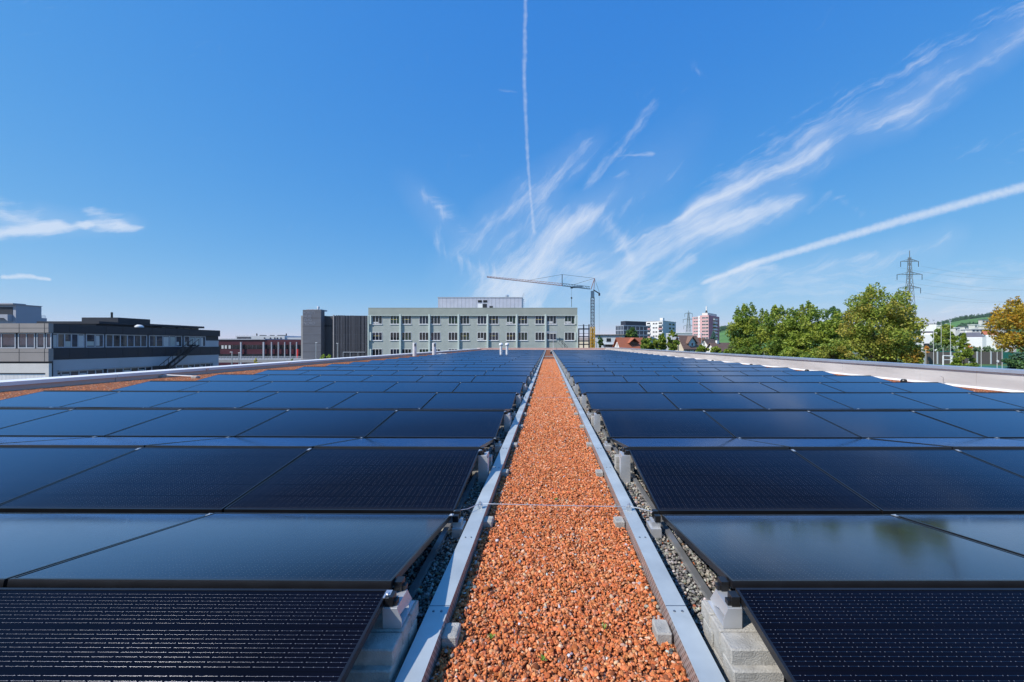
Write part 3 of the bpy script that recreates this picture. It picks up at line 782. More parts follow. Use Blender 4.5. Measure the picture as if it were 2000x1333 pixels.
b.build('cladding', M['para_r'], t)
MB().prism([(13.4, -0.02), (13.4, 0.055), (13.385, 0.055), (13.345, -0.02)], -9, 94).build('flashing', M['para_cap'], t)
MB().box(13.61, -9, -0.03, 13.8, 94, 0.54).build('wall', M['conc'], t)
MB().box(13.34, -9, 0.54, 13.92, 94.6, 0.64).build('coping', M['para_capr'], t)
t = thing('parapet', 'low pinkish parapet across the far end of the roof', 'parapet', (0, 94, 0), 0, 'parapets round the roof')
MB().box(-16.0, 94.05, -0.03, 13.3, 94.3, 0.30).build('wall', M['para_l'], t)
MB().box(-16.8, 94.0, 0.30, 13.33, 94.6, 0.42).build('coping', M['para_l'], t)

# ------------------------------------------------------------------ things standing on the roof
M['vent'] = mat("vent_pipe_white", (0.74, 0.73, 0.73), 0.4, 0.2, 0.06, 4)
for px, d, lab in ((809.8, 45.0, 'white round vent pipe with dark louvre by the left parapet, farther from the globes'),
                   (848.0, 43.5, 'white round vent pipe with dark louvre beside the white tray')):
    x = X(px, d); h = Z(670, d)
    t = thing('vent_pipe', lab, 'vent pipe', (x, d, 0), 0, 'white vent pipes on the roof')
    MB().lathe([(0.21, -0.02), (0.21, h * 0.985), (0.19, h), (0.0, h)], (x, d, 0), 20).build('pipe', M['vent'], t, smooth=False)
    b = MB()
    for k in range(5): b.box(x + 0.03, d - 0.235, h * (0.74 + 0.04 * k), x + 0.2, d - 0.13, h * (0.765 + 0.04 * k))
    b.build('louvre', M['dark_metal'], t)
for px, d, lab in ((978.5, 41.0, 'left of the two white vent pipes topped by round globes'), (990.3, 41.0, 'right of the two white vent pipes topped by round globes')):
    x = X(px, d); h = Z(670, d)
    t = thing('globe_vent', lab, 'vent pipe', (x, d, 0), 0, 'globe topped vent pipes')
    MB().lathe([(0.13, -0.02), (0.13, h - 0.3)], (x, d, 0), 16).build('pipe', M['vent'], t, smooth=False)
    MB().lathe([(0.13, h - 0.33)] + [(0.205 * math.sin(a) + 0.002, h - 0.19 - 0.19 * math.cos(a)) for a in np.linspace(0.7, 3.13, 9)], (x, d, 0), 18).build('globe', M['white_metal'], t, smooth=True)
d = 44.0; x0, x1 = X(853, d), X(884, d)
t = thing('roof_hatch', 'long low white hatch lying beside the vent pipe at the panel edge', 'roof hatch', ((x0 + x1) / 2, d, 0))
MB().box(x0, d, -0.02, x1, d + 1.3, 0.22).build('curb', M['white_metal'], t)
b = MB(); b.prismx([(d - 0.05, 0.22), (d + 1.35, 0.22), (d + 1.35, 0.30), (d - 0.05, 0.26)], x0 - 0.05, x1 + 0.05); b.build('lid', M['white_metal'], t)
# lightning conductor on the left gravel
t = thing('lightning_conductor', 'white rod on small concrete feet lying on red gravel by the left parapet', 'lightning rod', (-14.2, 17.0, 0))
MB().path([(X(286, 16.9), 16.9, 0.14), (X(320, 16.6), 16.6, 0.1), (X(384, 16.2), 16.2, 0.07)], 0.022, 6).build('rod', M['white_metal'], t)
for px, d in ((316, 16.5), (382, 16.2)):
    x = X(px, d); MB().cbox(x - 0.12, d - 0.1, -0.01, x + 0.12, d + 0.1, 0.09, 0.02).build('foot', M['paver'], t)
rod = None
for k, (px, d) in enumerate(((1783, 14.55), (1590, 20.0), (1482, 25.5), (1412, 31.5))):
    x = X(px, d)
    if rod is None:
        b = MB().lathe([(0.10, -0.02), (0.10, 0.05), (0.085, 0.085), (0.05, 0.105), (0.0, 0.11)], (0, 0, 0), 14); rod = b.build('drain_guard', M['black_plastic'], None, (0, 0, 0)); o = rod
    else: o = rod.copy(); COL.objects.link(o)
    o.location = (12.95, d, 0.0)
    tag(o, f'{ORD[k]} small black dome on the red gravel strip by the right parapet', 'drain guard', 'black domes along the right parapet')
t = thing('lightning_rod', 'thin metal rod standing in front of the right parapet', 'lightning rod', (13.25, 13.4, 0))
MB().bar((13.25, 13.4, 0), (13.25, 13.4, 0.26), 0.006).build('rod', M['screw'], t); MB().bar((13.25, 13.4, 0.26), (13.17, 13.4, 0.30), 0.012).build('clip', M['alu_raw'], t)
# far end of the path
d = 54.0
t = thing('pump_box', 'small dark box on the far end of the red path', 'box', (0.42, d, 0)); MB().cbox(0.25, d, -0.01, 0.52, d + 0.3, 0.36, 0.02).build('case', M['dark_metal'], t); MB().cbox(0.24, d - 0.01, 0.36, 0.53, d + 0.31, 0.44, 0.01).build('lid', M['alu'], t)
tag(MB().box(PL, 43.0, 0.01, PR, 43.3, 0.06).build('cable_cover', M['alu'], None, (0, 43, 0)), 'grey strip laid across the far part of the red path', 'cable cover')
tag(MB().bar((X(1080.5, 93.5), 93.5, 0), (X(1080.5, 93.5), 93.5, Z(653, 93.5)), 0.045, 8, 0, 0.03).lathe([(0.09, 0), (0.09, 0.06), (0.05, 0.08)], (X(1080.5, 93.5), 93.5, 0), 10).build('pole', M['white_metal'], None, (1.1, 93.5, 0)), 'thin pale pole standing at the far end of the path', 'pole')
# little weeds in the red gravel
wd = None
for k, (px, py, where) in enumerate(((1180, 1228, 'near the concrete block by the right rail'), (1060, 1290, 'in the nearest gravel, centre left'), (958, 1246, 'beside the shadow of the left rail'), (1085, 977, 'just beyond the wire across the path'))):
    d = 780 * (CAMZ - 0.02) / (py - 672)
    b = MB()
    for j in range(7):
        a = j * 0.9 + k; l = 0.007 + 0.004 * (j % 3); c, s_ = math.cos(a), math.sin(a)
        b.add([(0, 0, 0), (c * l - s_ * 0.004, s_ * l + c * 0.004, 0.02), (c * l * 1.8, s_ * l * 1.8, 0.022), (c * l + s_ * 0.004, s_ * l - c * 0.004, 0.018)], [(0, 1, 2, 3)])
    o = b.build('weed', M.setdefault('weed', mat("weed_leaf", (0.16, 0.28, 0.04), 0.5, 0, 0.2, 20)), None, (0, 0, 0)); o.location = (X(px, d), d, 0.012)
    tag(o, f'tiny green weed sprouting from red gravel {where}', 'weed', 'weeds in the red gravel')

# ================================================================== buildings
M['green_rib'] = ribbed("green_corrugated", (0.40, 0.44, 0.40), 0.32, 0.5, 0.5, 0)
M['green_plain'] = mat("green_fascia", (0.35, 0.385, 0.335), 0.5, 0.1, 0.06, 0.6)
M['green_pale'] = mat("pale_green_metal", (0.60, 0.68, 0.62), 0.45, 0.1, 0.05, 1)
M['seam_metal'] = ribbed("standing_seam_metal", (0.56, 0.56, 0.62), 1.05, 0.35, 0.4, 0, 0.3, 0.45)
M['win_white'] = mat("white_window_frame", (0.78, 0.79, 0.80), 0.5, 0, 0.04, 1)
M['win_grey'] = mat("grey_window_frame", (0.42, 0.45, 0.50), 0.5, 0.1, 0.06, 1)
M['win_dark'] = mat("dark_window_frame", (0.06, 0.065, 0.08), 0.5, 0.1, 0.1, 1)
M['blind'] = mat("window_blind", (0.55, 0.56, 0.55), 0.7, 0, 0.08, 2)
M['yellow_lamp'] = mat("ceiling_strip", (0.55, 0.45, 0.12), 0.6, 0, 0.1, 2)


M['glass_refl_green'] = glass_mat('window_glass_refl_green', (0.012, 0.030, 0.018)); M['glass_refl_blue'] = glass_mat('window_glass_deep', (0.014, 0.02, 0.035))  # tints stand in for differing reflections from pane to pane


def fbox(b, face, u0, u1, o0, o1, z0, z1, m=0):
    if face == 'F': b.box(u0, -o0, z0, u1, -o1, z1, m)          # front, outward -y
    else: b.box(o0, u0, z0, o1, u1, z1, m)                      # right side, outward +x
    return b


def window(par, base, face, u0, u1, z0, z1, n=2, frame='win_white', glass='glass', sill=True, name='window', fr=0.07, base_out=0.0, rows=1):
    """base: offset (x, y) of the wall plane; a frame with mullions, a pane sub-part and a sill sub-part"""
    def sh(b):
        b.v = [(x + base[0], y + base[1], z) for x, y, z in b.v]; return b
    o = base_out
    b = MB()
    fbox(b, face, u0, u1, o, o + 0.06, z1 - fr, z1); fbox(b, face, u0, u1, o, o + 0.06, z0, z0 + fr)
    for k in range(n + 1):
        u = u0 + (u1 - u0) * k / n; a, c = (u, u + fr) if k == 0 else (u - fr, u) if k == n else (u - fr / 2, u + fr / 2)
        fbox(b, face, a, c, o, o + 0.06, z0 + fr, z1 - fr)
    for k in range(1, rows):
        z = z0 + (z1 - z0) * k / rows
        for j in range(n):
            a = u0 + (u1 - u0) * j / n + fr; c = u0 + (u1 - u0) * (j + 1) / n - fr
            fbox(b, face, a, c, o, o + 0.05, z - fr / 2, z + fr / 2)
    w = sh(b).build(name, M[frame], par)
    sh(fbox(MB(), face, u0 + 0.01, u1 - 0.01, o, o + 0.025, z0 + 0.01, z1 - 0.01)).build('pane', M[glass], w)
    if sill: sh(fbox(MB(), face, u0 - 0.08, u1 + 0.08, o, o + 0.16, z0 - 0.12, z0 - 0.003)).build('sill', M[frame], w)
    return w


# ---- green office building at the end of the roof
d = 106.0
t = thing('office_building', 'long sage green office building with white windows and vertical fins behind the roof end', 'building', (X(924, d), d, GZ))
x0, x1 = X(720.5, d), X(1127.5, d); zt = Z(602.6, d)
w = MB(); w.box(x0 + 0.1, d, GZ, x1 - 0.1, d + 16, zt - 0.05); w.build('wall', M['green_rib'], t)
fa = MB(); fa.box(x0, d - 0.35, Z(616.3, d), x1, d - 0.003, zt); fa.box(x0 - 0.03, d - 0.38, zt, x1 + 0.03, d + 16, zt + 0.12)
fa.build('fascia', M['green_plain'], t)
MB().box(x0, d - 0.42, Z(616.3, d) - 0.12, x1, d - 0.002, Z(616.3, d)).build('soffit_trim', M['green_pale'], t)
fins = [782.6, 839.2, 896.1, 952.6, 1009.3, 1065.6]
for fx in fins:
    MB().box(X(fx - 1.6, d), d - 0.52, GZ, X(fx + 1.6, d), d - 0.004, Z(614.8, d)).build('fin', M['green_pale'], t)
MB().box(x0 - 0.12, d - 0.52, GZ, x0 + 0.16, d + 0.2, zt - 1.9).build('fin', M['green_pale'], t)
MB().box(x1 - 0.16, d - 0.52, GZ, x1 + 0.12, d + 0.2, zt - 1.9).build('fin', M['green_pale'], t)
rows = [(617.2, 633.6), (649.2, 665.4), (681.8, 698.4)]
cols = [(726.8, 746.6)]
for fx in fins: cols += [(fx - 20.4, fx - 2.0), (fx + 2.2, fx + 21.0)]
cols.append((1102.6, 1122.2))
for ri, (ya, yb) in enumerate(rows):
    for ci, (a, c) in enumerate(cols):
        if ri == 1 and ci == 12: ya2, yb2 = 651.5, 664.5
        else: ya2, yb2 = ya, yb
        wd_ = window(t, (0, d), 'F', X(a, d), X(c, d), Z(yb2, d), Z(ya2, d), 3, fr=0.085, glass=('glass', 'glass_refl_green', 'glass', 'glass_refl_blue')[(ci * 5 + ri * 3) % 4])
        hh = (ci * 7 + ri * 5) % 9
        if ci in (12, 13) and ri == 0 or hh == 0:
            MB().box(X(a, d) + 0.2, d - 0.04, Z(yb2, d) + 0.2, X(a + (c - a) * 0.62, d), d - 0.026, Z(yb2, d) + (0.75 if ci > 11 else 0.6)).build('blind', M['blind'], wd_)
        if hh in (2, 7, 5):
            MB().box(X(a, d) + 0.25, d - 0.036, Z(ya2 + 7.6, d), X(c, d) - 0.6, d - 0.026, Z(ya2 + 6.9, d)).build('ceiling_strip', M['yellow_lamp'], wd_)
for (ya, yb) in rows:
    MB().box(X(722.6, d), d - 0.4, Z(yb, d), X(725.9, d), d - 0.003, Z(ya, d)).build('side_panel', M['green_pale'], t)
    MB().box(X(1122.8, d), d - 0.4, Z(yb, d), X(1125.6, d), d - 0.003, Z(ya, d)).build('side_panel', M['green_pale'], t)
# door landing and stair railing at the second floor door
s = MB(); xs0, xs1, ys = X(1081, d), X(1091, d), Z(668, d)
s.box(xs0 - 1.5, d - 1.6, ys - 0.15, X(1087.5, d), d - 1.0, ys)
for k in range(12): s.box(X(1089 + 1.4 * k, d), d - 1.6, ys - 0.22 * (k + 1), X(1090.5 + 1.4 * k, d), d - 1.0, ys - 0.22 * k - 0.15)
s.build('stair', M['dark_metal'], t)
s = MB()
for dz in (0.55, 1.1): s.bar((X(1092.5, d), d - 1.6, ys + dz), (X(1108, d), d - 1.6, ys - 2.5 + dz), 0.05)
for k in range(4): s.bar((X(1092.5 + 5 * k, d), d - 1.6, ys - 0.8 * k - 0.1), (X(1092.5 + 5 * k, d), d - 1.6, ys + 1.1 - 0.8 * k), 0.06)
s.build('stair_railing', M['dark_metal'], t)
MB().box(X(1066, d), d - 1.1, Z(650.4, d), X(1088, d), d - 0.98, Z(648.2, d)).build('door_canopy', M['win_grey'], t)
# metal plant room on its roof
pd = d + 5; px0, px1 = X(855.5, pd), X(1019, pd); pz = Z(582, pd)
pr = MB().box(px0, pd, zt + 0.1, px1, pd + 7, pz).build('plant_room', M['seam_metal'], t)
MB().box(px0 - 0.12, pd - 0.12, pz, px1 + 0.12, pd + 7.1, pz + 0.18).build('roof_edge', M['win_grey'], pr)
for a, c, ya, yb in ((933.5, 941.2, 586.8, 591.2), (943.8, 951.6, 586.8, 591.2), (956, 962.5, 598.6, 601.6)):
    b = MB(); b.box(X(a, pd), pd - 0.05, Z(yb, pd), X(c, pd), pd - 0.003, Z(ya, pd))
    for k in range(4): b.box(X(a, pd), pd - 0.08, Z(yb, pd) + k * 0.15, X(c, pd), pd - 0.052, Z(yb, pd) + k * 0.15 + 0.05)
    b.build('louvre', M['dark_metal'], pr)
MB().box(X(933.5, pd), pd - 0.06, zt + 0.13, X(942.4, pd), pd - 0.003, Z(594, pd)).build('door', M['white_metal'], pr)
MB().box(X(942.8, pd), pd - 0.05, zt + 0.13, X(951, pd), pd - 0.003, Z(594, pd)).build('open_doorway', M['dark_metal'], pr)
MB().box(X(920.5, pd), pd - 0.05, zt + 0.13, X(928, pd), pd - 0.003, Z(593, pd)).build('door', M['seam_metal'], pr)
MB().box(X(996.5, pd), pd - 0.05, zt + 0.13, X(1004.5, pd), pd - 0.003, Z(593, pd)).build('door', M['seam_metal'], pr)
MB().lathe([(0.38, pz + 0.18), (0.38, pz + 0.5), (0.5, pz + 0.55), (0.5, pz + 0.85), (0.3, pz + 1.0)], (X(990.5, pd + 2), pd + 2, 0), 14).build('roof_fan', M['alu_raw'], t)
l = MB(); lx = X(1023.5, pd)
for dy in (0, 0.5): l.bar((px1 + 0.2, pd + 1 + dy, zt), (px1 + 0.2, pd + 1 + dy, pz + 0.9), 0.035)
for k in range(9): l.bar((px1 + 0.2, pd + 1, zt + 0.3 + 0.3 * k), (px1 + 0.2, pd + 1.5, zt + 0.3 + 0.3 * k), 0.025)
for k in range(4): l.path([(px1 + 0.2, pd + 1, zt + 1.2 + 0.6 * k), (px1 + 0.75, pd + 1.0, zt + 1.2 + 0.6 * k), (px1 + 0.75, pd + 1.5, zt + 1.2 + 0.6 * k), (px1 + 0.2, pd + 1.5, zt + 1.2 + 0.6 * k)], 0.025, 4)
l.build('cage_ladder', M['win_grey'], t)
a = MB(); ax_ = X(1022, pd); a.bar((ax_, pd + 2, pz), (ax_, pd + 2, pz + 1.6), 0.03)
for k in range(3): a.bar((ax_ - 0.5 + 0.1 * k, pd + 2, pz + 0.8 + 0.35 * k), (ax_ + 0.5 - 0.1 * k, pd + 2, pz + 0.8 + 0.35 * k), 0.02)
a.build('antenna', M['win_grey'], t)

# ---- concrete car park with stair tower and lettering
d = 126.0
M['conc_shade'] = mat("shaded_board_concrete", (0.125, 0.135, 0.16), 0.85, 0, 0.14, 0.35, 0.08, 5, None, (1, 1, 3))  # concrete darkened and blued: the front's shade is put into the colour
M['conc_rec'] = ribbed("shaded_recess_panels", (0.075, 0.070, 0.074), 0.45, 0.4, 0.8, 0)  # recess panels carry the same painted shade
M['fin_shade'] = mat("shaded_fin", (0.135, 0.14, 0.165), 0.6, 0.1, 0.1, 0.5)  # fins toned down bluish with the shade of the front
t = thing('car_park', 'grey concrete car park with lettered stair tower and vertical fins, left of the green building', 'building', (X(655, d), d, GZ))
tw0, tw1 = X(591.3, d - 2), X(627, d - 2); tz = Z(605.6, d - 2)
tower = MB().box(tw0, d - 2.0, GZ, tw1, d - 0.02, tz).build('stair_tower', M['conc_shade'], t)
j = MB()
for yy in (621.6, 638, 654.5, 671, 687.5): j.box(tw0 + 0.01, d - 2.02, Z(yy, d - 2) - 0.05, tw1 - 0.01, d - 2.003, Z(yy, d - 2) + 0.05)
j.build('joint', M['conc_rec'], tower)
MB().box(X(588, d), d, GZ, tw1, d + 8, Z(617, d)).build('side_wall', M['conc'], t)
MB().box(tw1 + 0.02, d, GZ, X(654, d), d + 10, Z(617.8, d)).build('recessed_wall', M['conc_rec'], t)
MB().box(tw1 + 0.05, d - 0.12, Z(638.6, d), X(653.9, d), d - 0.003, Z(635, d)).build('ledge', M['dark_metal'], t)
bx0, bx1, bz = X(654.2, d), X(719, d), Z(616.2, d)
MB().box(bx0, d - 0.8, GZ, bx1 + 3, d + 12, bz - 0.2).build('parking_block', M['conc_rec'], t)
b = MB(); u = bx0 + 0.9
while u < bx1:
    b.box(u, d - 1.12, GZ, u + random.uniform(0.1, 0.17), d - 0.803, bz - 0.02 - (u - bx0) * 0.02); u += random.choice((0.33, 0.36, 0.36, 0.42, 0.55))
fn = b.build('fin_screen', M['fin_shade'], t)
MB().box(bx0, d - 1.2, GZ, bx0 + 0.32, d - 0.81, bz).build('corner_fin', mat("pale_concrete_edge", (0.33, 0.31, 0.31), 0.8), t)
for yy in (638, 655, 671.5): MB().box(bx0 + 0.33, d - 0.86, Z(yy, d), bx1, d - 0.803, Z(yy - 1.2, d)).build('floor_band', M['fin_shade'], t)
f = MB()
for a, c in ((674, 687), (687.6, 702), (702.6, 717)):
    f.box(X(a, d), d - 1.3, Z(688.6, d), X(c, d), d - 1.2, Z(687.6, d)); f.box(X(a, d), d - 1.3, GZ, X(a, d) + 0.1, d - 1.2, Z(688.6, d))
f.build('gate_frame', M['win_grey'], t)
MB().bar((X(604, d), d + 2, tz), (X(604, d), d + 2, tz + 0.6), 0.25).box(X(595, d), d + 1, tz, X(622, d), d + 5, tz + 0.45).build('roof_unit', M['win_grey'], t)
MB().lathe([(0.32, tz + 0.4), (0.38, tz + 1.1), (0.36, tz + 1.35), (0.1, tz + 1.4)], (X(617.6, d), d + 1.2, 0), 14).build('roof_fan', M['white_metal'], t)
# lettering on the tower
M['letter'] = mat("pale_lettering", (0.24, 0.26, 0.31), 0.7, 0, 0.15, 2)
for txt, yb in (("MOBILITY", 614.2), ("HUB", 620.8), ("ZUG", 627.5), ("NORD", 634.4)):
    cu = bpy.data.curves.new('lettering', 'FONT'); cu.body = txt; cu.size = 1.22; cu.extrude = 0.02; cu.space_character = 1.02
    tmp = bpy.data.objects.new('lettering_tmp', cu); COL.objects.link(tmp)
    bpy.context.view_layer.update(); me = bpy.data.meshes.new_from_object(tmp.evaluated_get(bpy.context.evaluated_depsgraph_get())); bpy.data.objects.remove(tmp)
    o = bpy.data.objects.new('lettering', me); me.materials.clear(); me.materials.append(M['letter']); COL.objects.link(o)
    wdt = max(v.co.x for v in me.vertices); sc_ = min(1.0, (X(615.5, d) - X(592.8, d)) / wdt)
    for v in me.vertices: v.co.x *= sc_
    o.parent = tower; p = Vector((X(593, d - 2), d - 2.025, Z(yb, d - 2))) - ORG[tower.name]; o.location = p; o.rotation_euler = (R(90), 0, 0)

# ---- dark red block
d = 150.0
M['red_dark'] = mat("dark_red_cladding", (0.062, 0.008, 0.020), 0.5, 0, 0.12, 0.3)
t = thing('red_block', 'low dark red industrial building with window bands and pale pillars', 'building', (X(505, d), d, GZ))
zt = Z(664, d); x0, x1 = X(405, d), X(590, d)
MB().box(x0, d, GZ, x1, d + 25, zt).build('wall', M['red_dark'], t)
MB().box(x0, d - 0.4, zt + 0.003, X(519, d), d + 25, zt + 0.35).build('roof', M['win_grey'], t)
M['band_glass'] = glass_mat("dark_band_glass", (0.01, 0.014, 0.022), 0.06)
MB().box(x0, d - 0.05, Z(682, d), x1 - 0.2, d - 0.003, Z(674, d)).build('window_band', M['band_glass'], t)
MB().box(x0, d - 0.05, Z(700, d), x1 - 0.2, d - 0.003, Z(692, d)).build('window_band', M['band_glass'], t)
for a in (433, 439.4, 446.8): MB().box(X(a, d), d - 0.08, Z(681.5, d), X(a + 4.0, d), d - 0.053, Z(675, d)).build('blind', M['blind'], t)
for a in (454, 461, 484, 493.5, 500.5, 532, 546, 572):
    MB().box(X(a, d), d - 0.075, Z(682, d), X(a + 0.7, d), d - 0.053, Z(674, d)).build('mullion', M['win_dark'], t)
for a, wv_ in ((472.5, 2.3), (516.2, 2.8), (532.3, 1.6), (545.6, 1.5), (558, 1.5), (569, 1.5), (581, 1.5)):
    MB().box(X(a, d), d - 0.9, GZ, X(a + wv_, d), d - 0.5, Z(668.5, d)).build('pillar', M['win_grey'], t)
MB().box(X(583.6, d), d - 1.4, Z(700, d), X(586.6, d), d - 1.3, Z(682, d)).build('banner', mat("red_banner", (0.62, 0.03, 0.03), 0.6), t)
# elevated deck with railing in front of it
d = 118.0
t = thing('elevated_deck', 'grey elevated ramp with railing in front of the dark red building', 'ramp', (X(500, d), d, GZ))
MB().box(X(330, d), d, Z(708.5, d), X(588, d), d + 14, Z(703.2, d)).build('slab', M['conc'], t)
b = MB(); xa = X(330, d)
for k in range(46): b.box(xa + k * 0.85, d + 0.05, Z(703.2, d), xa + k * 0.85 + 0.05, d + 0.1, Z(697, d))
for yy in (697, 698.8, 700.6, 702): b.box(xa, d + 0.1, Z(yy, d), X(588, d), d + 0.13, Z(yy, d) + 0.12)
b.build('railing', M['win_grey'], t)
for a in (440, 473, 517, 560): MB().box(X(a, d), d + 2, GZ, X(a + 2.5, d), d + 2.4, Z(708.5, d)).build('pillar', M['conc'], t)


def street_lamp(px, py, d, arm, lab):
    x = X(px, d); z = Z(py, d)
    t = thing('street_lamp', lab, 'street lamp', (x, d, GZ), 0, 'grey street lamps in front of the left buildings')
    MB().bar((x, d, GZ), (x, d, z), 0.14, 8, 0, 0.09).build('pole', M['alu_raw'], t)
    b = MB(); b.box(x - (arm if arm < 0 else 0.1), d - 0.15, z, x + arm if arm > 0 else x + 0.1, d + 0.15, z + 0.14)
    b = MB().box(min(x - 0.1, x + arm), d - 0.15, z, max(x + 0.1, x + arm), d + 0.15, z + 0.14); b.build('lamp_head', M['white_metal'], t)


street_lamp(453, 688.5, 104, -0.45, 'thin grey street lamp before the dark red building, nearest its left end')
street_lamp(466.8, 690, 100, 0.45, 'thin grey street lamp with head to the right before the dark red building')
street_lamp(617.2, 670, 112, 0.4, 'tall street lamp in front of the concrete stair tower')
street_lamp(659.6, 671.5, 112, -0.3, 'tall street lamp in front of the vertical fins of the car park')

# ---- left: dark office building along the roof, with lighter wing
M['slate'] = mat("dark_slate_cladding", (0.022, 0.026, 0.038), 0.55, 0, 0.12, 0.3, 0, 1, None, (1, 1, 4))
M['grey_spandrel'] = mat("light_grey_spandrel", (0.44, 0.46, 0.49), 0.7, 0, 0.08, 0.3)
M['wing_conc'] = mat("brown_grey_concrete", (0.30, 0.275, 0.26), 0.85, 0, 0.10, 0.4)
XF = -60.0                                             # facade plane, faces the roof


def yx(px): return XF * 780.0 / (px - 1071)          # distance at which the facade meets a view direction
def zf(py, px): return CAMZ + (672 - py) / 780.0 * yx(px)


t = thing('office_building', 'dark slate office building with a long window band and roof pavilion, far left', 'building', (XF - 8, 60, GZ))
ya, yb = yx(95), yx(430); zt = zf(632.5, 95); zw1 = zf(650.2, 100); zw0 = zf(680.5, 100); zs0 = zf(703.5, 100); zl0 = zf(724.8, 104)
MB().box(XF - 14, ya, zw1, XF, yb, zt).build('fascia', M['slate'], t)
MB().box(XF - 14, ya, zs0, XF, yb, zw0).build('spandrel', M['slate'], t)
MB().box(XF - 13.9, ya + 0.02, GZ, XF - 0.25, yb - 0.1, zw1).build('core_wall', M['slate'], t)
MB().box(XF - 13.8, ya, zl0, XF - 0.03, yb - 0.3, zs0 - 0.01).build('lower_spandrel', M['grey_spandrel'], t)
MB().box(XF - 0.26, ya, GZ, XF - 0.04, ya + 0.9, zl0 - 0.01).build('corner_pier', M['grey_spandrel'], t)
MB().box(XF - 0.26, yb - 1.5, GZ, XF - 0.04, yb - 0.3, zl0 - 0.01).build('corner_pier', M['grey_spandrel'], t)
j = MB()
for k in range(1, 12):
    yy = ya + (yb - ya) * k / 12
    j.box(XF + 0.003, yy, zs0, XF + 0.012, yy + 0.05, zw0); j.box(XF + 0.003, yy, zw1, XF + 0.012, yy + 0.05, zt)
j.build('joint', M['dark_metal'], t)
M['room'] = mat("pale_room_wall", (0.42, 0.45, 0.42), 0.8, 0, 0.2, 0.4)


def side_window(par, p0, p1, z0, z1, n, frame='win_grey', extra=True, seed=0):
    y0, y1 = yx(p0), yx(p1); rr = random.Random(seed)
    w = window(par, (XF - 0.25, 0), 'R', y0, y1, z0, z1, n, frame, 'glass_sky', False, fr=0.13)
    if extra:
        for k in range(n):
            if rr.random() < 0.6:
                a = y0 + (y1 - y0) * (k + 0.12) / n; c = y0 + (y1 - y0) * (k + 0.88) / n
                hgt = rr.choice((0.45, 0.95, 0.95)); lo = rr.choice((0.0, 0.0, 0.1))
                MB().box(XF - 0.222, a, z0 + 0.14 + lo, XF - 0.205, c if rr.random() < .5 else (a + c) / 2, z0 + (z1 - z0 - 0.28) * hgt + 0.13).build('curtain', M['room' if rr.random() < .6 else 'blind'], w)
    return w


for k, (p0, p1, n) in enumerate(((101.5, 168, 5), (170.5, 206, 2), (209, 290, 6), (293.5, 358, 5), (361.5, 404, 4))):
    side_window(t, p0, p1, zw0 + 0.03, zw1 - 0.03, n, seed=k + 3)
MB().box(XF - 0.24, yx(404), zw0, XF - 0.2, yx(429), zw0 + 1.1).build('balcony_panel', M['grey_spandrel'], t)
for k, (p0, p1, n) in enumerate(((104, 205, 6), (212, 300, 6), (334, 424, 8))):
    side_window(t, p0, p1, GZ + 3, zl0 - 0.12, n, seed=k + 30)
MB().box(XF - 0.2, ya + 1.0, zl0 - 0.11, XF + 0.02, yb - 1.6, zl0 - 0.012).build('sill', M['grey_spandrel'], t)
# roof pavilion, set back
XP = XF - 6


def yp(px): return XP * 780.0 / (px - 1071)


z_p = CAMZ + (672 - 628) / 780.0 * yp(186)
pv = MB().box(XP - 8, yp(188), zt, XP, yp(388), z_p - 0.35).build('roof_pavilion', M['slate'], t)
MB().box(XP - 8.5, yp(185.5), z_p - 0.35, XP + 0.6, yp(393), z_p).build('roof_edge', M['slate'], pv)
for k, (a, c) in enumerate(((270, 281), (283, 296), (316, 343), (347, 358), (360, 372), (374, 386))):
    w_ = MB(); w_.box(XP + 0.003, yp(a), zt + 0.35, XP + 0.03, yp(c), z_p - 0.45); w_.build('window', M['glass_sky'] if k < 2 else M['blind'], pv)
bz0 = z_p; bz1 = CAMZ + (672 - 620.5) / 780.0 * yp(235)
bx_ = MB().box(XP - 6, yp(235.5), bz0, XP - 0.4, yp(298), bz1).build('lift_housing', M['slate'], t)
MB().bar((XP - 2, yp(243.5), bz1), (XP - 2, yp(243.5), bz1 + 0.85), 0.13, 8).build('chimney', M['dark_metal'], t)
MB().lathe([(0.55, zt), (0.5, zt + 0.3), (0.25, zt + 0.5), (0.0, zt + 0.52)], (XF - 3, yx(310), 0), 14).build('skylight_dome', M['white'], t)
# outside stair down the facade
s = MB(); a = Vector((XF + 0.9, yx(366), zw0 + 0.3)); c = Vector((XF + 0.9, yx(300), zl0 - 1.0))
for dx in (0, 1.0):
    s.bar(a + Vector((dx, 0, 0)), c + Vector((dx, 0, 0)), 0.12, 4); s.bar(a + Vector((dx, 0, 1.0)), c + Vector((dx, 0, 1.0)), 0.05, 4)
    for k in range(9): p = a.lerp(c, k / 8) + Vector((dx, 0, 0)); s.bar(p, p + Vector((0, 0, 1.0)), 0.035, 4)
for k in range(26): p = a.lerp(c, k / 25); s.box(p.x, p.y - 0.14, p.z - 0.03, p.x + 1.0, p.y + 0.14, p.z + 0.03)
s.bar(c + Vector((0.5, 0, 0)), Vector((c.x + 0.5, c.y, GZ)), 0.1, 6); s.bar(a + Vector((0.5, 0, 0)), Vector((a.x - 0.9, a.y, a.z)), 0.1, 6)
s.build('outside_stair', M['dark_metal'], t)
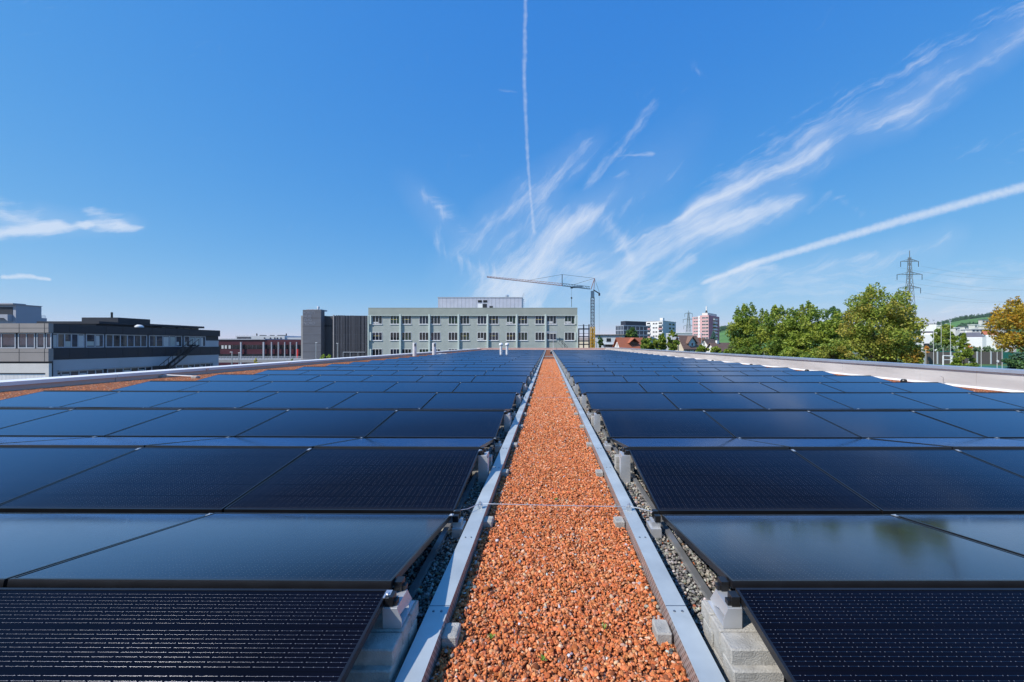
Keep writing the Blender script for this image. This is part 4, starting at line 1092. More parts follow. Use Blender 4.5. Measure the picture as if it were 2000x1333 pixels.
# ---- wing facing us
d = ya - 0.5
t = thing('office_wing', 'brownish concrete wing with dark windows at the left edge, white panels below', 'building', (XF - 12, d, GZ))
xr = X(94.6, d); xl = X(-160, d)
MB().box(xl, d - 0.001, Z(650, d), xr, d + 0.48, Z(632, d)).build('fascia', M['wing_conc'], t)
MB().box(xl, d - 0.001, Z(706.5, d), xr, d + 0.48, Z(681.5, d)).build('spandrel', M['wing_conc'], t)
MB().box(xl, d + 0.35, GZ, xr - 0.02, d + 0.47, Z(650, d)).build('core_wall', M['slate'], t)
MB().box(xl, d + 0.05, Z(729, d), xr - 0.02, d + 0.34, Z(710.5, d)).build('lower_fascia', M['offwhite'], t)
MB().box(X(87.5, d), d + 0.05, GZ, xr - 0.02, d + 0.34, Z(729, d) - 0.003).build('corner_pier', M['offwhite'], t)
M['white_rib'] = ribbed("white_panels", (0.72, 0.72, 0.72), 0.48, 0.35, 0.5, 0)
MB().box(xl, d + 0.2, GZ, X(85.5, d), d + 0.34, Z(731, d)).build('panel_wall', M['white_rib'], t)
for a, c, n in ((-60, 24, 3), (28.5, 62, 2), (65, 81, 1), (83.5, 94, 1)):
    window(t, (0, d + 0.35), 'F', X(a, d), X(c, d), Z(681, d), Z(650.5, d), n, 'win_grey', 'glass_sky', False, fr=0.12)
MB().box(xl, d + 0.475, GZ, XF - 14.1, d + 14, Z(634, d)).build('rear_wall', M['wing_conc'], t)
j = MB()
for a in (37, 86.5):
    j.box(X(a, d), d - 0.012, Z(706.5, d), X(a, d) + 0.05, d - 0.003, Z(681.5, d)); j.box(X(a, d), d - 0.012, Z(650, d), X(a, d) + 0.05, d - 0.003, Z(632, d))
j.box(xl, d - 0.012, Z(641.5, d), xr, d - 0.003, Z(641.5, d) + 0.03); j.box(xl, d - 0.012, Z(689, d), xr, d - 0.003, Z(689, d) + 0.03)
j.build('joint', M['dark_metal'], t)
# ---- pale block behind
d = 82.0
M['blue_white_shade'] = mat("shaded_white_render", (0.52, 0.54, 0.58), 0.75, 0, 0.06, 0.3)  # white with shade put into the colour for side walls, also on pale halls
t = thing('apartment_block', 'pale shaded block with rounded balcony rising behind the left wing', 'building', (X(40, d), d, GZ))
# front with rounded balcony, its long side turned to us in shade
xr = X(31, d); dB = -xr * 780 / (1071 - 81); dT = -xr * 780 / (1071 - 92); dm = -xr * 780 / (1071 - 49)
M['shade_block'] = mat("shade_tinted_render", (0.36, 0.38, 0.43), 0.75, 0, 0.06, 0.3)  # block darkened and blued so its colour carries the shade
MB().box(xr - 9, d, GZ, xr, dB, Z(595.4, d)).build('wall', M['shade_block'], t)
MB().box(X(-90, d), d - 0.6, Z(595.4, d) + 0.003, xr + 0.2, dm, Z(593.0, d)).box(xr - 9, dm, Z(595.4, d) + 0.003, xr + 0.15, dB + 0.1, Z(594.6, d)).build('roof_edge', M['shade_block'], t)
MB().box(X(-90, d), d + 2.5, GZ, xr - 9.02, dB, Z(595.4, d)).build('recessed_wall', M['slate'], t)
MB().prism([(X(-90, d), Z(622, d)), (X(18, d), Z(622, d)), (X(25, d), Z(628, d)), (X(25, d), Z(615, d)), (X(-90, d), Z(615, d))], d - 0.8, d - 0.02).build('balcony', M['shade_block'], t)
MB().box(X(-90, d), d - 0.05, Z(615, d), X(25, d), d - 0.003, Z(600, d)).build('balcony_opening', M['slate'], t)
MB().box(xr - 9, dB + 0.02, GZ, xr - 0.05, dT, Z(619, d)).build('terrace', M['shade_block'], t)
b = MB()
for k in range(4): b.bar((xr - 0.1, dB + 0.1 + (dT - dB - 0.3) * k / 3, Z(619, d)), (xr - 0.1, dB + 0.1 + (dT - dB - 0.3) * k / 3, Z(614.0, d)), 0.03, 4)
b.bar((xr - 0.1, dB, Z(614.0, d)), (xr - 0.1, dT - 0.2, Z(614.0, d)), 0.03, 4); b.build('railing', M['white_metal'], t)

# ---- far pale factory behind the red block
d = 320.0
t = thing('factory', 'pale far factory hall with flat roof above the dark red building', 'building', (X(520, d), d, GZ))
MB().box(X(460, d), d, GZ, X(556, d), d + 40, Z(656.2, d)).build('hall', M['blue_white_shade'], t)
MB().box(X(556, d), d + 1, GZ, X(588, d), d + 40, Z(659.5, d)).box(X(430, d), d + 1, GZ, X(459.8, d), d + 40, Z(661.5, d)).build('annex', M['blue_white_shade'], t)
for a in (516, 527.5, 536, 541, 548): MB().box(X(a, d), d - 0.4, Z(664, d), X(a + 1.6, d), d - 0.003, Z(659.5, d)).build('window', M['band_glass'], t)
MB().box(X(463.5, d), d - 0.4, Z(663.5, d), X(489.5, d), d - 0.003, Z(658.5, d)).build('gate', M['glass_sky'], t)
for a in (491.5, 550): MB().box(X(a, d), d + 5, Z(656.2, d), X(a + 0.8, d), d + 6, Z(651.5, d)).build('vent', M['dark_metal'], t)
b = MB()
for a in (500, 504, 520, 535, 542): b.box(X(a, d), d + 4, Z(656.2, d), X(a + 3, d), d + 8, Z(654.6, d))
b.build('roof_unit', M['dark_metal'], t)

# ================================================================== right side of the town
def corner_frame(pxL, pxC, pxR, d, a):
    """a block seen on its corner: returns thing frame with local -x along the left face and +y along the right face"""
    C = Vector((X(pxC, d), d)); ar = R(a)
    L = Vector((-math.cos(ar), math.sin(ar))); Rt = Vector((math.sin(ar), math.cos(ar)))
    def hit(px, dr):
        k = (px - 1071) / 780.0; return (k * C.y - C.x) / (dr.x - k * dr.y)
    return C, hit(pxL, L), hit(pxR, Rt), -ar


M['roof_red'] = ribbed("orange_tiles", (0.42, 0.135, 0.07), 0.45, 0.5, 0.8, 0)
M['roof_brown'] = ribbed("brown_tiles", (0.21, 0.125, 0.095), 0.45, 0.5, 0.85, 0)
M['roof_grey'] = ribbed("grey_brown_tiles", (0.26, 0.215, 0.185), 0.5, 0.4, 0.85, 0)
M['roof_slate'] = mat("slate_roof", (0.15, 0.145, 0.16), 0.7, 0, 0.12, 0.5)
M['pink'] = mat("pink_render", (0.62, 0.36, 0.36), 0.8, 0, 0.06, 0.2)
M['pink_shade'] = mat("shaded_pink_render", (0.50, 0.21, 0.25), 0.8, 0, 0.06, 0.2)  # pink deepened to paint the shade of the tower's right face
M['cream'] = mat("cream_render", (0.62, 0.55, 0.42), 0.8, 0, 0.08, 0.3)
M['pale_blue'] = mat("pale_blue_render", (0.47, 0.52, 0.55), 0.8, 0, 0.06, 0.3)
M['wood'] = mat("brown_wood", (0.16, 0.08, 0.045), 0.8, 0, 0.2, 1)
M['red_wall'] = mat("red_render", (0.48, 0.13, 0.09), 0.8, 0, 0.1, 0.5)


def at_ground(name, label, cat, pxL, pxC, pxR, d, a, group=None):
    C, lw, rw, rz = corner_frame(pxL, pxC, pxR, d, a)
    t = thing(name, label, cat, (C.x, C.y, 0), rz, group, local=True)
    return t, lw, rw


# pink tower block
d = 360.0
t, lw, rw = at_ground('tower_block', 'tall pink apartment tower with white stripe and balconies, roof chimney on top', 'tower block', 1352, 1384, 1405, d, 40)
zt = Z(616, d); zb = Z(664, d)
s1 = -lw * 0.66; s2 = -lw * 0.52
MB().box(-lw, 0.5, GZ, s1 + 0.3, rw, zt - 1).build('wall', M['pink'], t)
MB().box(s1 + 0.3, 0.15, GZ, s2 - 0.02, rw - 0.2, zt - 0.3).build('white_stripe', M['white'], t)
MB().box(s2, 0.0, GZ, -0.02, rw, zt - 0.004).build('wall', M['pink'], t)
MB().box(-0.019, 0.02, GZ, 0.05, rw - 0.05, zt - 0.2).build('side_wall', M['pink_shade'], t)
stp = (zt - zb) / 7.3
for f in range(8):
    z = zt - 1.0 - stp * f
    for (u, n) in ((-lw * 0.93, 1), (-lw * 0.79, 1)):
        window(t, (0, 0.5), 'F', u, u + 2.0, z - 1.9, z - 0.5, 2, 'win_white', 'glass', False, fr=0.14)
    window(t, (0, 0.15), 'F', s1 + 1.2, s2 - 0.6, z - 1.9, z - 0.5, 1, 'win_dark', 'glass', False, fr=0.14)
    for u in (-lw * 0.40, -lw * 0.20): window(t, (0, 0), 'F', u, u + 2.8, z - 2.1, z - 0.5, 2, 'win_white', 'glass', False, fr=0.14)
    # balconies on the right face
    b = MB().box(0.052, rw * 0.36, z - 2.9, 1.5, rw * 0.66, z - 1.75); b.build('balcony', M['white'], t)
    window(t, (0.05, 0), 'R', rw * 0.38, rw * 0.64, z - 1.72, z - 0.3, 2, 'win_dark', 'glass', False, fr=0.12)
    window(t, (0.05, 0), 'R', rw * 0.74, rw * 0.90, z - 1.9, z - 0.5, 1, 'win_dark', 'glass', False, fr=0.12)
MB().box(-lw * 0.44, 2, zt, -1.5, rw - 3, zt + 2.4).build('roof_house', M['offwhite'], t)
MB().bar((-lw * 0.22, 4, zt + 2.4), (-lw * 0.22, 4, zt + 4.6), 1.1, 10, 0, 0.7).build('chimney_base', M['dark_metal'], t)
MB().bar((-lw * 0.22, 4, zt + 4.6), (-lw * 0.22, 4, Z(598, d)), 0.6, 10).build('chimney', M['white'], t)

# white apartment block
d = 280.0
t, lw, rw = at_ground('apartment_block', 'white apartment block with dark balconies, lit front and shaded right side', 'building', 1262, 1294.5, 1320, d, 38)
zt = Z(627.5, d)
MB().box(-lw, 0, GZ, -0.02, rw, zt).build('wall', M['white'], t)
MB().box(-0.019, 0.02, GZ, 0.03, rw - 0.03, zt - 0.1).build('side_wall', M['blue_white_shade'], t)  # right side's shade painted in as a blue-grey white
MB().box(-lw - 0.15, -0.15, zt, 0.2, rw + 0.2, zt + 0.35).build('roof_edge', M['win_grey'], t)
MB().box(-lw * 0.24, 2, zt + 0.353, -0.8, 5, zt + 2.4).build('roof_house', M['white'], t)
for f in range(6):
    z = zt - 0.8 - 2.95 * f
    for u, w_ in ((-lw * 0.95, 2.6), (-lw * 0.25, 2.8)):
        MB().box(u, -0.9, z - 2.1, u + w_, -0.003, z - 1.15).build('balcony', M['pink' if f % 2 else 'white'], t)
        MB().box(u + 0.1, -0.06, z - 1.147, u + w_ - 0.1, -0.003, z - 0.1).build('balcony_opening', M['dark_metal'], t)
    for u in (-lw * 0.60, -lw * 0.44): window(t, (0, 0), 'F', u, u + 1.5, z - 1.5, z - 0.2, 2, 'win_white', 'glass', False, fr=0.12)
    for u in (rw * 0.45, rw * 0.72): window(t, (0.03, 0), 'R', u, u + 4.2, z - 1.6, z - 0.3, 3, 'win_dark', 'glass', False, fr=0.12)

# dark glazed office
d = 265.0
t, lw, rw = at_ground('glass_office', 'dark glazed office block with pale grid, left of the white apartment block', 'building', 1203, 1218, 1264, d, 62)
zt = Z(635.5, d)
MB().box(-lw, 0, GZ, 0, rw, zt - 0.2).build('glazing', M['glass_sky'], t)
b = MB()
for k in range(6):
    z = zt - 3.1 * k
    b.box(-lw - 0.15, -0.2, z - 0.55, 0.2, rw, z)
for k in range(6): b.box(-lw * k / 5 - 0.18, -0.17, GZ, -lw * k / 5 + 0.18, -0.003, zt - 0.6)
for k in range(7): b.box(0.003, rw * k / 6 - 0.2, GZ, 0.17, rw * k / 6 + 0.2, zt - 0.6)
b.build('grid', mat("pale_blue_grid", (0.36, 0.40, 0.47), 0.5, 0.2), t)
MB().box(-lw + 2, 2.5, zt + 0.003, -1, rw, zt + 2.9).build('top_storey', M['steel_blue'], t)

# low hall behind the brown-roof house
d = 240.0
t = thing('hall', 'low pale blue hall with white top between white block and pink tower', 'building', (X(1340, d), d, GZ))
MB().box(X(1320, d), d, GZ, X(1352.5, d), d + 20, Z(651.5, d)).build('wall', M['blue_white_shade'], t)
MB().box(X(1319.5, d), d - 0.3, Z(651.5, d), X(1353, d), d + 20, Z(650.0, d)).build('roof', M['white'], t)


def gable_house(name, label, pxL, pxC, pxR, d, a, py_eave, py_ridge, wall, roof, ridge_along='x', group=None, side=None, over=0.5):
    """ridge_along x: ridge runs along the left (front) face; y: gable is the left face"""
    t, lw, rw = at_ground(name, label, 'house', pxL, pxC, pxR, d, a, group)
    ze, zr = Z(py_eave, d), Z(py_ridge, d); e = over
    w = MB()
    if ridge_along == 'x':
        w.prismx([(0, GZ), (rw, GZ), (rw, ze), (rw / 2, zr - 0.15), (0, ze)], -lw, 0)
        sl = (zr - ze) / (rw / 2)
        r = MB()
        for y0, y1, s in ((-e, rw / 2, 1), (rw / 2, rw + e, -1)):
            z0 = ze - sl * e if s > 0 else zr; z1 = zr if s > 0 else ze - sl * e
            r.prismx([(y0, z0), (y1, z1), (y1, z1 + 0.22), (y0, z0 + 0.22)], -lw - e, e)
    else:
        w.prism([(-lw, GZ), (0, GZ), (0, ze), (-lw / 2, zr - 0.15), (-lw, ze)], 0, rw)
        sl = (zr - ze) / (lw / 2)
        r = MB()
        for x0, x1, s in ((-lw - e, -lw / 2, 1), (-lw / 2, e, -1)):
            z0 = ze - sl * e if s > 0 else zr; z1 = zr if s > 0 else ze - sl * e
            r.prism([(x0, z0), (x1, z1), (x1, z1 + 0.22), (x0, z0 + 0.22)], -e, rw + e)
    w.build('wall', M[wall], t); ro = r.build('roof', M[roof], t)
    return t, lw, rw, ze, zr, ro


# brown-roof long house with the balcony (front faces us)
t, lw, rw, ze, zr, ro = gable_house('brown_roof_house', 'wide pale house with grey-brown hip roof and carport, right of the yellow crane base', 1161, 1215, 1226, 170, 12, 654.5, 648.2, 'pale_blue', 'roof_grey', 'x', over=0.8)
window(t, (0, 0), 'F', -lw * 0.56, -lw * 0.40, ze - 2.8, ze - 1.4, 3, 'win_dark', 'glass', True, fr=0.1)
MB().box(-lw * 0.72, -1.4, ze - 4.1, -lw * 0.1, -0.003, ze - 3.8).build('balcony', M['blue_white_shade'], t)
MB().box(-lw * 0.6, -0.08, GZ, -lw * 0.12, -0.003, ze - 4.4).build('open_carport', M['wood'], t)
MB().box(-lw * 0.1, -0.05, GZ, 0, -0.003, ze - 0.4).build('cream_bay', M['cream'], t)
# orange-tile house
t, lw, rw, ze, zr, ro = gable_house('tiled_house', 'orange tiled roof with dormer and white gables, red wall, just beyond the right parapet', 1199, 1213, 1262, 125, 66, 680.0, 660.8, 'red_wall', 'roof_red', 'y', over=0.6)
g = MB(); g.prism([(-lw * 0.93, ze), (-lw * 0.07, ze), (-lw / 2, zr - 1.0)], -0.08, -0.003); g.build('white_gable', M['white'], t)
window(t, (0, -0.08), 'F', -lw * 0.58, -lw * 0.42, ze + 0.3, ze + 1.5, 2, 'win_white', 'glass', False, fr=0.08)
dm = MB(); ym = rw * 0.52
dm.box(-1.9, ym - 1.3, ze + 0.9, -0.3, ym + 1.3, ze + 1.9); dmo = dm.build('dormer', M['wood'], ro)
dr = MB()
for s_ in (-1, 1): dr.prismx([(ym, ze + 3.0), (ym + s_ * 2.0, ze + 1.5), (ym + s_ * 2.0, ze + 1.65), (ym, ze + 3.2)], -3.2, 0.15)
dr.build('dormer_roof', M['roof_red'], ro)
# brown house with gabled dormer
t, lw, rw, ze, zr, ro = gable_house('brown_house', 'cream and blue house with dark brown roof and blue gabled dormer by the hedge', 1318, 1335, 1366, 112, 60, 675.5, 656.5, 'cream', 'roof_brown', 'y', over=0.7)
MB().box(0.003, 0.1, GZ, 0.05, rw - 0.1, ze - 0.3).build('side_wall', M['pale_blue'], t)
ym = rw * 0.5
dm = MB(); dm.prismx([(ym - 1.3, ze - 0.6), (ym + 1.3, ze - 0.6), (ym + 1.3, ze + 1.0), (ym, ze + 2.3), (ym - 1.3, ze + 1.0)], -2.4, 0.2); dm.build('dormer', M['pale_blue'], ro)
window(t, (0.2, 0), 'R', ym - 0.5, ym + 0.5, ze - 0.2, ze + 0.9, 1, 'win_white', 'glass', False, fr=0.1)
dr = MB()
for s_ in (-1, 1): dr.prismx([(ym, ze + 2.45), (ym + s_ * 2.0, ze + 0.55), (ym + s_ * 2.0, ze + 0.75), (ym, ze + 2.68)], -3.6, 0.55)
dr.build('dormer_roof', M['roof_brown'], ro)
for k in (0.2, 0.62): window(t, (0.05, 0), 'R', rw * k, rw * (k + 0.2), ze - 2.7, ze - 1.1, 2, 'win_white', 'glass', False, fr=0.1)
# small white gabled house
t, lw, rw, ze, zr, ro = gable_house('white_house', 'white gabled house with brown roof below the pink tower', 1366, 1384, 1402, 150, 40, 676, 663, 'white', 'roof_brown', 'y', over=0.6)
window(t, (0, 0), 'F', -lw * 0.56, -lw * 0.44, ze + 0.2, ze + 1.4, 1, 'win_dark', 'glass', False, fr=0.1)
t, lw, rw, ze, zr, ro = gable_house('low_house', 'low house with broad brown roof and white gable before the big trees', 1380, 1396, 1436, 122, 55, 683, 671, 'white', 'roof_brown', 'y', over=0.6)
MB().box(-lw * 0.6, 3, zr - 1.2, -lw * 0.4, 4, zr + 0.9).build('chimney', M['white'], ro)
t, lw, rw, ze, zr, ro = gable_house('red_roof_house', 'small house with reddish roof between the brown house and the white gable', 1357, 1362, 1374, 165, 60, 671, 661, 'cream', 'roof_red', 'y')

# houses at the far right
t, lw, rw = at_ground('white_block', 'white flat roofed block with blue shaded side behind the big tree', 'building', 1786, 1813, 1829, 260, 38)
zt = Z(638, 260)
MB().box(-lw, 0, GZ, -0.02, rw, zt).build('wall', M['white'], t); MB().box(-0.019, 0.05, GZ, 0.03, rw, zt - 0.1).build('side_wall', M['blue_white_shade'], t)  # side wall's blue-grey is painted shade
for k in range(4):
    window(t, (0, 0), 'F', -lw * (0.9 - 0.22 * k), -lw * (0.9 - 0.22 * k) + 1.7, zt - 2.8, zt - 1.3, 1, 'win_white', 'glass', False, fr=0.12)
    window(t, (0.03, 0), 'R', rw * (0.1 + 0.22 * k), rw * (0.1 + 0.22 * k) + 2.2, zt - 2.8, zt - 1.3, 1, 'win_dark', 'glass', False, fr=0.12)
t, lw, rw, ze, zr, ro = gable_house('white_house', 'white house with grey roof behind the flood light poles', 1790, 1818, 1825, 190, 20, 654, 648.3, 'white', 'roof_slate', 'x', over=0.8)
for k in range(3): window(t, (0, 0), 'F', -lw * (0.85 - 0.3 * k), -lw * (0.85 - 0.3 * k) + 1.6, ze - 3.0, ze - 1.4, 2, 'win_dark', 'glass', False, fr=0.1)
MB().box(-lw * 0.75, -3.5, GZ, -lw * 0.02, -0.003, ze - 4.2).build('garage', M['dark_metal'], t)
t, lw, rw, ze, zr, ro = gable_house('shaded_gable_house', 'white house with dark roof and shaded gable beside the sports field', 1872, 1899.5, 1918.5, 150, 34, 660.5, 651.5, 'white', 'roof_slate', 'x', over=0.6)
MB().prismx([(0.02, GZ), (rw - 0.02, GZ), (rw - 0.02, ze - 0.2), (rw / 2, zr - 0.35), (0.02, ze - 0.2)], 0.003, 0.05).build('gable_wall', M['pale_blue'], t)  # white gable coloured blue-grey to paint its shade
MB().box(-lw * 0.72, rw * 0.3, zr - 1.5, -lw * 0.58, rw * 0.3 + 1.1, zr + 1.0).build('chimney', M['white'], ro)
for k in (0.3, 0.56): window(t, (0.05, 0), 'R', rw * k, rw * (k + 0.11), ze - 2.6, ze - 0.9, 1, 'win_dark', 'glass', False, fr=0.1)
for k in range(3): window(t, (0, 0), 'F', -lw * (0.85 - 0.28 * k), -lw * (0.85 - 0.28 * k) + 1.3, ze - 2.8, ze - 1.3, 1, 'win_white', 'glass', False, fr=0.1)
t, lw, rw, ze, zr, ro = gable_house('red_roof_house', 'white house with rust red roof left of the golden tree', 1916, 1937, 1948, 200, 25, 657, 648, 'white', 'roof_red', 'x', over=0.6)
for px0, px1, pyt, d, lab in ((1898, 1936, 642.5, 330, 'long low white far house on the slope'), (1925, 1965, 636.0, 520, 'stepped white far building high on the slope'),
                              (1937, 1985, 650.0, 240, 'white flat house partly behind the golden tree'), (1916, 1935, 669, 230, 'white terrace house beside the shaded gable'),
                              (1822, 1838, 632.5, 700, 'tiny pale farmhouse on the far slope, left'), (1918, 1932, 624.5, 1050, 'tiny pale farmhouse high in the green slope'), (1866, 1875, 640, 520, 'tiny white house on the slope above the dark slate roof'), (1884, 1893, 637.5, 640, 'tiny white house in the middle of the slope'), (1904, 1913, 634, 600, 'tiny white house under the dark wood on the slope'), (1838, 1846, 636, 600, 'tiny white house above the round olive tree')):
    t = thing('white_house', lab, 'house', (X((px0 + px1) / 2, d), d, GZ), 0, 'white houses on the slope')
    MB().box(X(px0, d), d, GZ, X(px1, d), d + 9, Z(pyt + 1.2, d)).build('wall', M['offwhite'], t)
    MB().box(X(px0, d) - 0.8, d - 0.8, Z(pyt + 1.2, d), X(px1, d) + 0.8, d + 10, Z(pyt, d)).build('roof', M['roof_slate' if d > 600 else 'white_metal'], t)
    n = max(2, int((px1 - px0) / 7))
    for k in range(n):
        u0 = X(px0, d) + (X(px1, d) - X(px0, d)) * (k + 0.25) / n; u1 = u0 + (X(px1, d) - X(px0, d)) * 0.5 / n
        MB().box(u0, d - 0.05, Z(pyt + 5.6, d), u1, d - 0.003, Z(pyt + 2.6, d)).build('window', M['glass_sky'], t)

# ================================================================== crane, steel frame, pylons
d = 150.0
M['crane_blue'] = mat("crane_blue_paint", (0.10, 0.17, 0.24), 0.5, 0.2, 0.1, 1)
M['crane_yel'] = mat("crane_yellow_paint", (0.60, 0.34, 0.03), 0.5, 0.1, 0.1, 1)
M['crane_red'] = mat("crane_faded_red", (0.33, 0.20, 0.19), 0.55, 0.2, 0.12, 1)
cx0 = X(1157.3, d); hw = 0.62
t = thing('tower_crane', 'tower crane with yellow base and long jib reaching left over the green building', 'crane', (cx0, d, GZ))


def lattice(b, x, y, z0, z1, hw, step, r, hw1=None):
    hw1 = hw if hw1 is None else hw1
    n = max(1, int(round((z1 - z0) / step))); cor = [(-1, -1), (1, -1), (1, 1), (-1, 1)]
    for i in range(n):
        a = z0 + (z1 - z0) * i / n; c = z0 + (z1 - z0) * (i + 1) / n; wa = hw + (hw1 - hw) * i / n; wc = hw + (hw1 - hw) * (i + 1) / n
        for k in range(4):
            p, q = cor[k], cor[(k + 1) % 4]
            b.bar((x + p[0] * wa, y + p[1] * wa, a), (x + p[0] * wc, y + p[1] * wc, c), r, 4)
            b.bar((x + p[0] * wa, y + p[1] * wa, a), (x + q[0] * wc, y + q[1] * wc, c), r * 0.7, 4)
            b.bar((x + p[0] * wc, y + p[1] * wc, c), (x + q[0] * wc, y + q[1] * wc, c), r * 0.7, 4)
            if i % 2 == 0: b.bar((x + q[0] * wa, y + q[1] * wa, a), (x + p[0] * wc, y + p[1] * wc, c), r * 0.6, 4)
    return b


zt = Z(566, d); zy = Z(639.5, d)
lattice(MB(), cx0, d, zy, Z(582, d), hw, 1.1, 0.11).build('mast', M['steel_blue'], t)
MB().box(cx0 - hw, d - hw, Z(582, d), cx0 + hw, d + hw, Z(569, d)).build('upper_mast', M['crane_blue'], t)
b = lattice(MB(), cx0, d, GZ, zy, hw + 0.12, 1.2, 0.17); b.box(cx0 - 0.3, d - 0.3, GZ, cx0 + 0.3, d + 0.3, zy - 0.3); b.build('base', M['crane_yel'], t)
piv = Vector((cx0 - 0.3, d, Z(564.5, d)))


def jibp(px, py): return Vector((X(px, d), d, Z(py, d)))


def beam(b, p, q, h0, h1, w, n, r):
    for i in range(n):
        a = p.lerp(q, i / n); c = p.lerp(q, (i + 1) / n); ha = h0 + (h1 - h0) * i / n; hc = h0 + (h1 - h0) * (i + 1) / n
        for s_ in (-1, 1):
            b.bar(a + Vector((0, s_ * w, 0)), c + Vector((0, s_ * w, 0)), r, 4)
            b.bar(a + Vector((0, s_ * w, 0)), a.lerp(c, 0.5) + Vector((0, 0, (ha + hc) / 2)), r * 0.7, 4)
            b.bar(a.lerp(c, 0.5) + Vector((0, 0, (ha + hc) / 2)), c + Vector((0, s_ * w, 0)), r * 0.7, 4)
        b.bar(a + Vector((0, -w, 0)), a + Vector((0, w, 0)), r * 0.6, 4)
        b.bar(a + Vector((0, 0, ha)), c + Vector((0, 0, hc)), r, 4)
    return b


beam(MB(), jibp(1152, 565), jibp(1098, 558.5), 0.9, 0.9, 0.45, 10, 0.12).box(X(1118, d), d - 0.4, Z(562.8, d), X(1138, d), d + 0.4, Z(559.2, d)).build('inner_jib', M['crane_blue'], t)
beam(MB(), jibp(1098, 558.5), jibp(951, 542), 0.85, 0.4, 0.4, 26, 0.085).build('outer_jib', M['crane_red'], t)
b = MB(); top = jibp(1161.3, 544); b.bar(jibp(1154, 566), top, 0.16, 5); b.bar(jibp(1160, 566), top, 0.12, 5); b.build('tower_head', M['crane_red'], t)
b = MB(); m1 = jibp(1098, 536.5); b.bar(jibp(1098, 558), m1, 0.14, 5); b.build('jib_mast', M['steel_blue'], t)
b = MB()
for p, q in ((m1, top), (jibp(1030, 548.5), m1), (jibp(1117, 557.5), top), (top, jibp(1171, 573))): b.bar(p, q, 0.06, 4)
b.build('stay_rope', M['dark_metal'], t)
b = MB(); b.bar(jibp(1159, 566.5), jibp(1172, 574.5), 0.22, 5); b.box(X(1169, d), d - 0.5, Z(578, d), X(1172, d), d + 0.5, Z(574, d)); b.build('counter_arm', M['steel_blue'], t)
MB().bar(jibp(1170.3, 577), jibp(1170.3, 660), 0.03, 4).build('counter_rope', M['dark_metal'], t)
b = MB(); b.bar(jibp(1116.3, 563), jibp(1116.3, 582), 0.04, 4); b.build('hoist_rope', M['dark_metal'], t)
MB().box(X(1114.2, d), d - 0.3, Z(563.8, d), X(1119, d), d + 0.3, Z(561.3, d)).build('trolley', M['steel_blue'], t)
b = MB().lathe([(0.05, 0), (0.3, 0.25), (0.3, 0.55), (0.05, 0.8)], (X(1116.3, d), d, Z(584.5, d)), 8); b.bar(jibp(1116.3, 584), jibp(1116.3, 600), 0.09, 5); b.build('hook_block', M['dark_metal'], t)
# counterweights on the base
MB().box(cx0 - 1.4, d - 1.4, GZ, cx0 + 1.4, d + 1.4, GZ + 1.6).build('base_ballast', M['conc'], t)

d = 118.0
t = thing('steel_frame', 'blue-black steel frame of a building site, left of the crane base', 'steel frame', (X(1140, d), d, GZ))
for a in (1130.5, 1140, 1150.5): MB().box(X(a - 1.1, d), d, GZ, X(a + 1.1, d), d + 0.35, Z(634 + (a < 1135) * 8, d)).build('column', M['steel_blue'], t)
b = MB()
for yy, h in ((636.5, 0.1), (644, 0.35), (652, 0.1), (658.5, 0.25), (674, 0.3)): b.box(X(1129.5, d), d + 0.36, Z(yy, d), X(1152, d), d + 0.6, Z(yy, d) + h)
b.build('beam', M['steel_blue'], t)
d = 200.0
t, lw, rw, ze, zr, ro = gable_house('grey_house', 'small pale house with grey roof seen through the dark steel frame', 1126, 1150, 1158, 205, 20, 665, 660, 'cream', 'roof_grey', 'x')


def pylon(px, pytop, pybase_w, d, arms, lab, hw0, scale=1.0):
    x = X(px, d); t = thing('power_pylon', lab, 'pylon', (x, d, 0), R(-2), 'lattice power pylons', local=True)
    zt = Z(pytop, d); b = MB()
    def w(z): return hw0 * (0.10 + 0.9 * ((zt - z) / (zt - GZ)) ** 1.15)
    n = 13; zs = [GZ + (zt * 0.93 - GZ) * (1 - (1 - i / n) ** 1.25) for i in range(n + 1)]
    for a, c in zip(zs, zs[1:]): lattice(b, 0, 0, a, c, w(a), c - a, 0.125 * scale, w(c))
    b.bar((0, 0, zs[-1]), (0, 0, zt), 0.2 * scale, 4)
    b.build('mast', M['pylon'], t)
    for (py, half) in arms:
        z = Z(py, d); c = MB()
        for s_ in (-1, 1):
            for yy in (-0.6, 0.6):
                c.bar((0, yy, z), (s_ * half, 0, z), 0.15 * scale, 4); c.bar((0, yy * 0.8, z + 1.6 * scale), (s_ * half, 0, z), 0.12 * scale, 4)
            for k in (0.3, 0.55, 0.8): c.bar((s_ * half * k, 0, z), (s_ * half * k, 0, z + 1.6 * scale * (1 - k)), 0.08 * scale, 4)
        arm = c.build('cross_arm', M['pylon'], t)
        for s_ in (-1, 1): MB().bar((s_ * half, 0, z), (s_ * half, 0, z - 3.4 * scale), 0.16 * scale, 5).build('insulator', M['dark_metal'], arm)
    return t


M['pylon'] = mat("pylon_steel", (0.22, 0.24, 0.24), 0.6, 0.4, 0.12, 0.5)
pylon(1776.5, 490, 0, 250, ((511, 5.4), (536.5, 7.6), (563, 6.7)), 'tall lattice power pylon with three cross arms rising behind the big tree', 3.6)
pylon(1344.8, 607, 0, 640, ((613, 6), (624.5, 8.5), (637, 7.5)), 'distant small lattice pylon beside the pink tower', 6.0, 1.6)
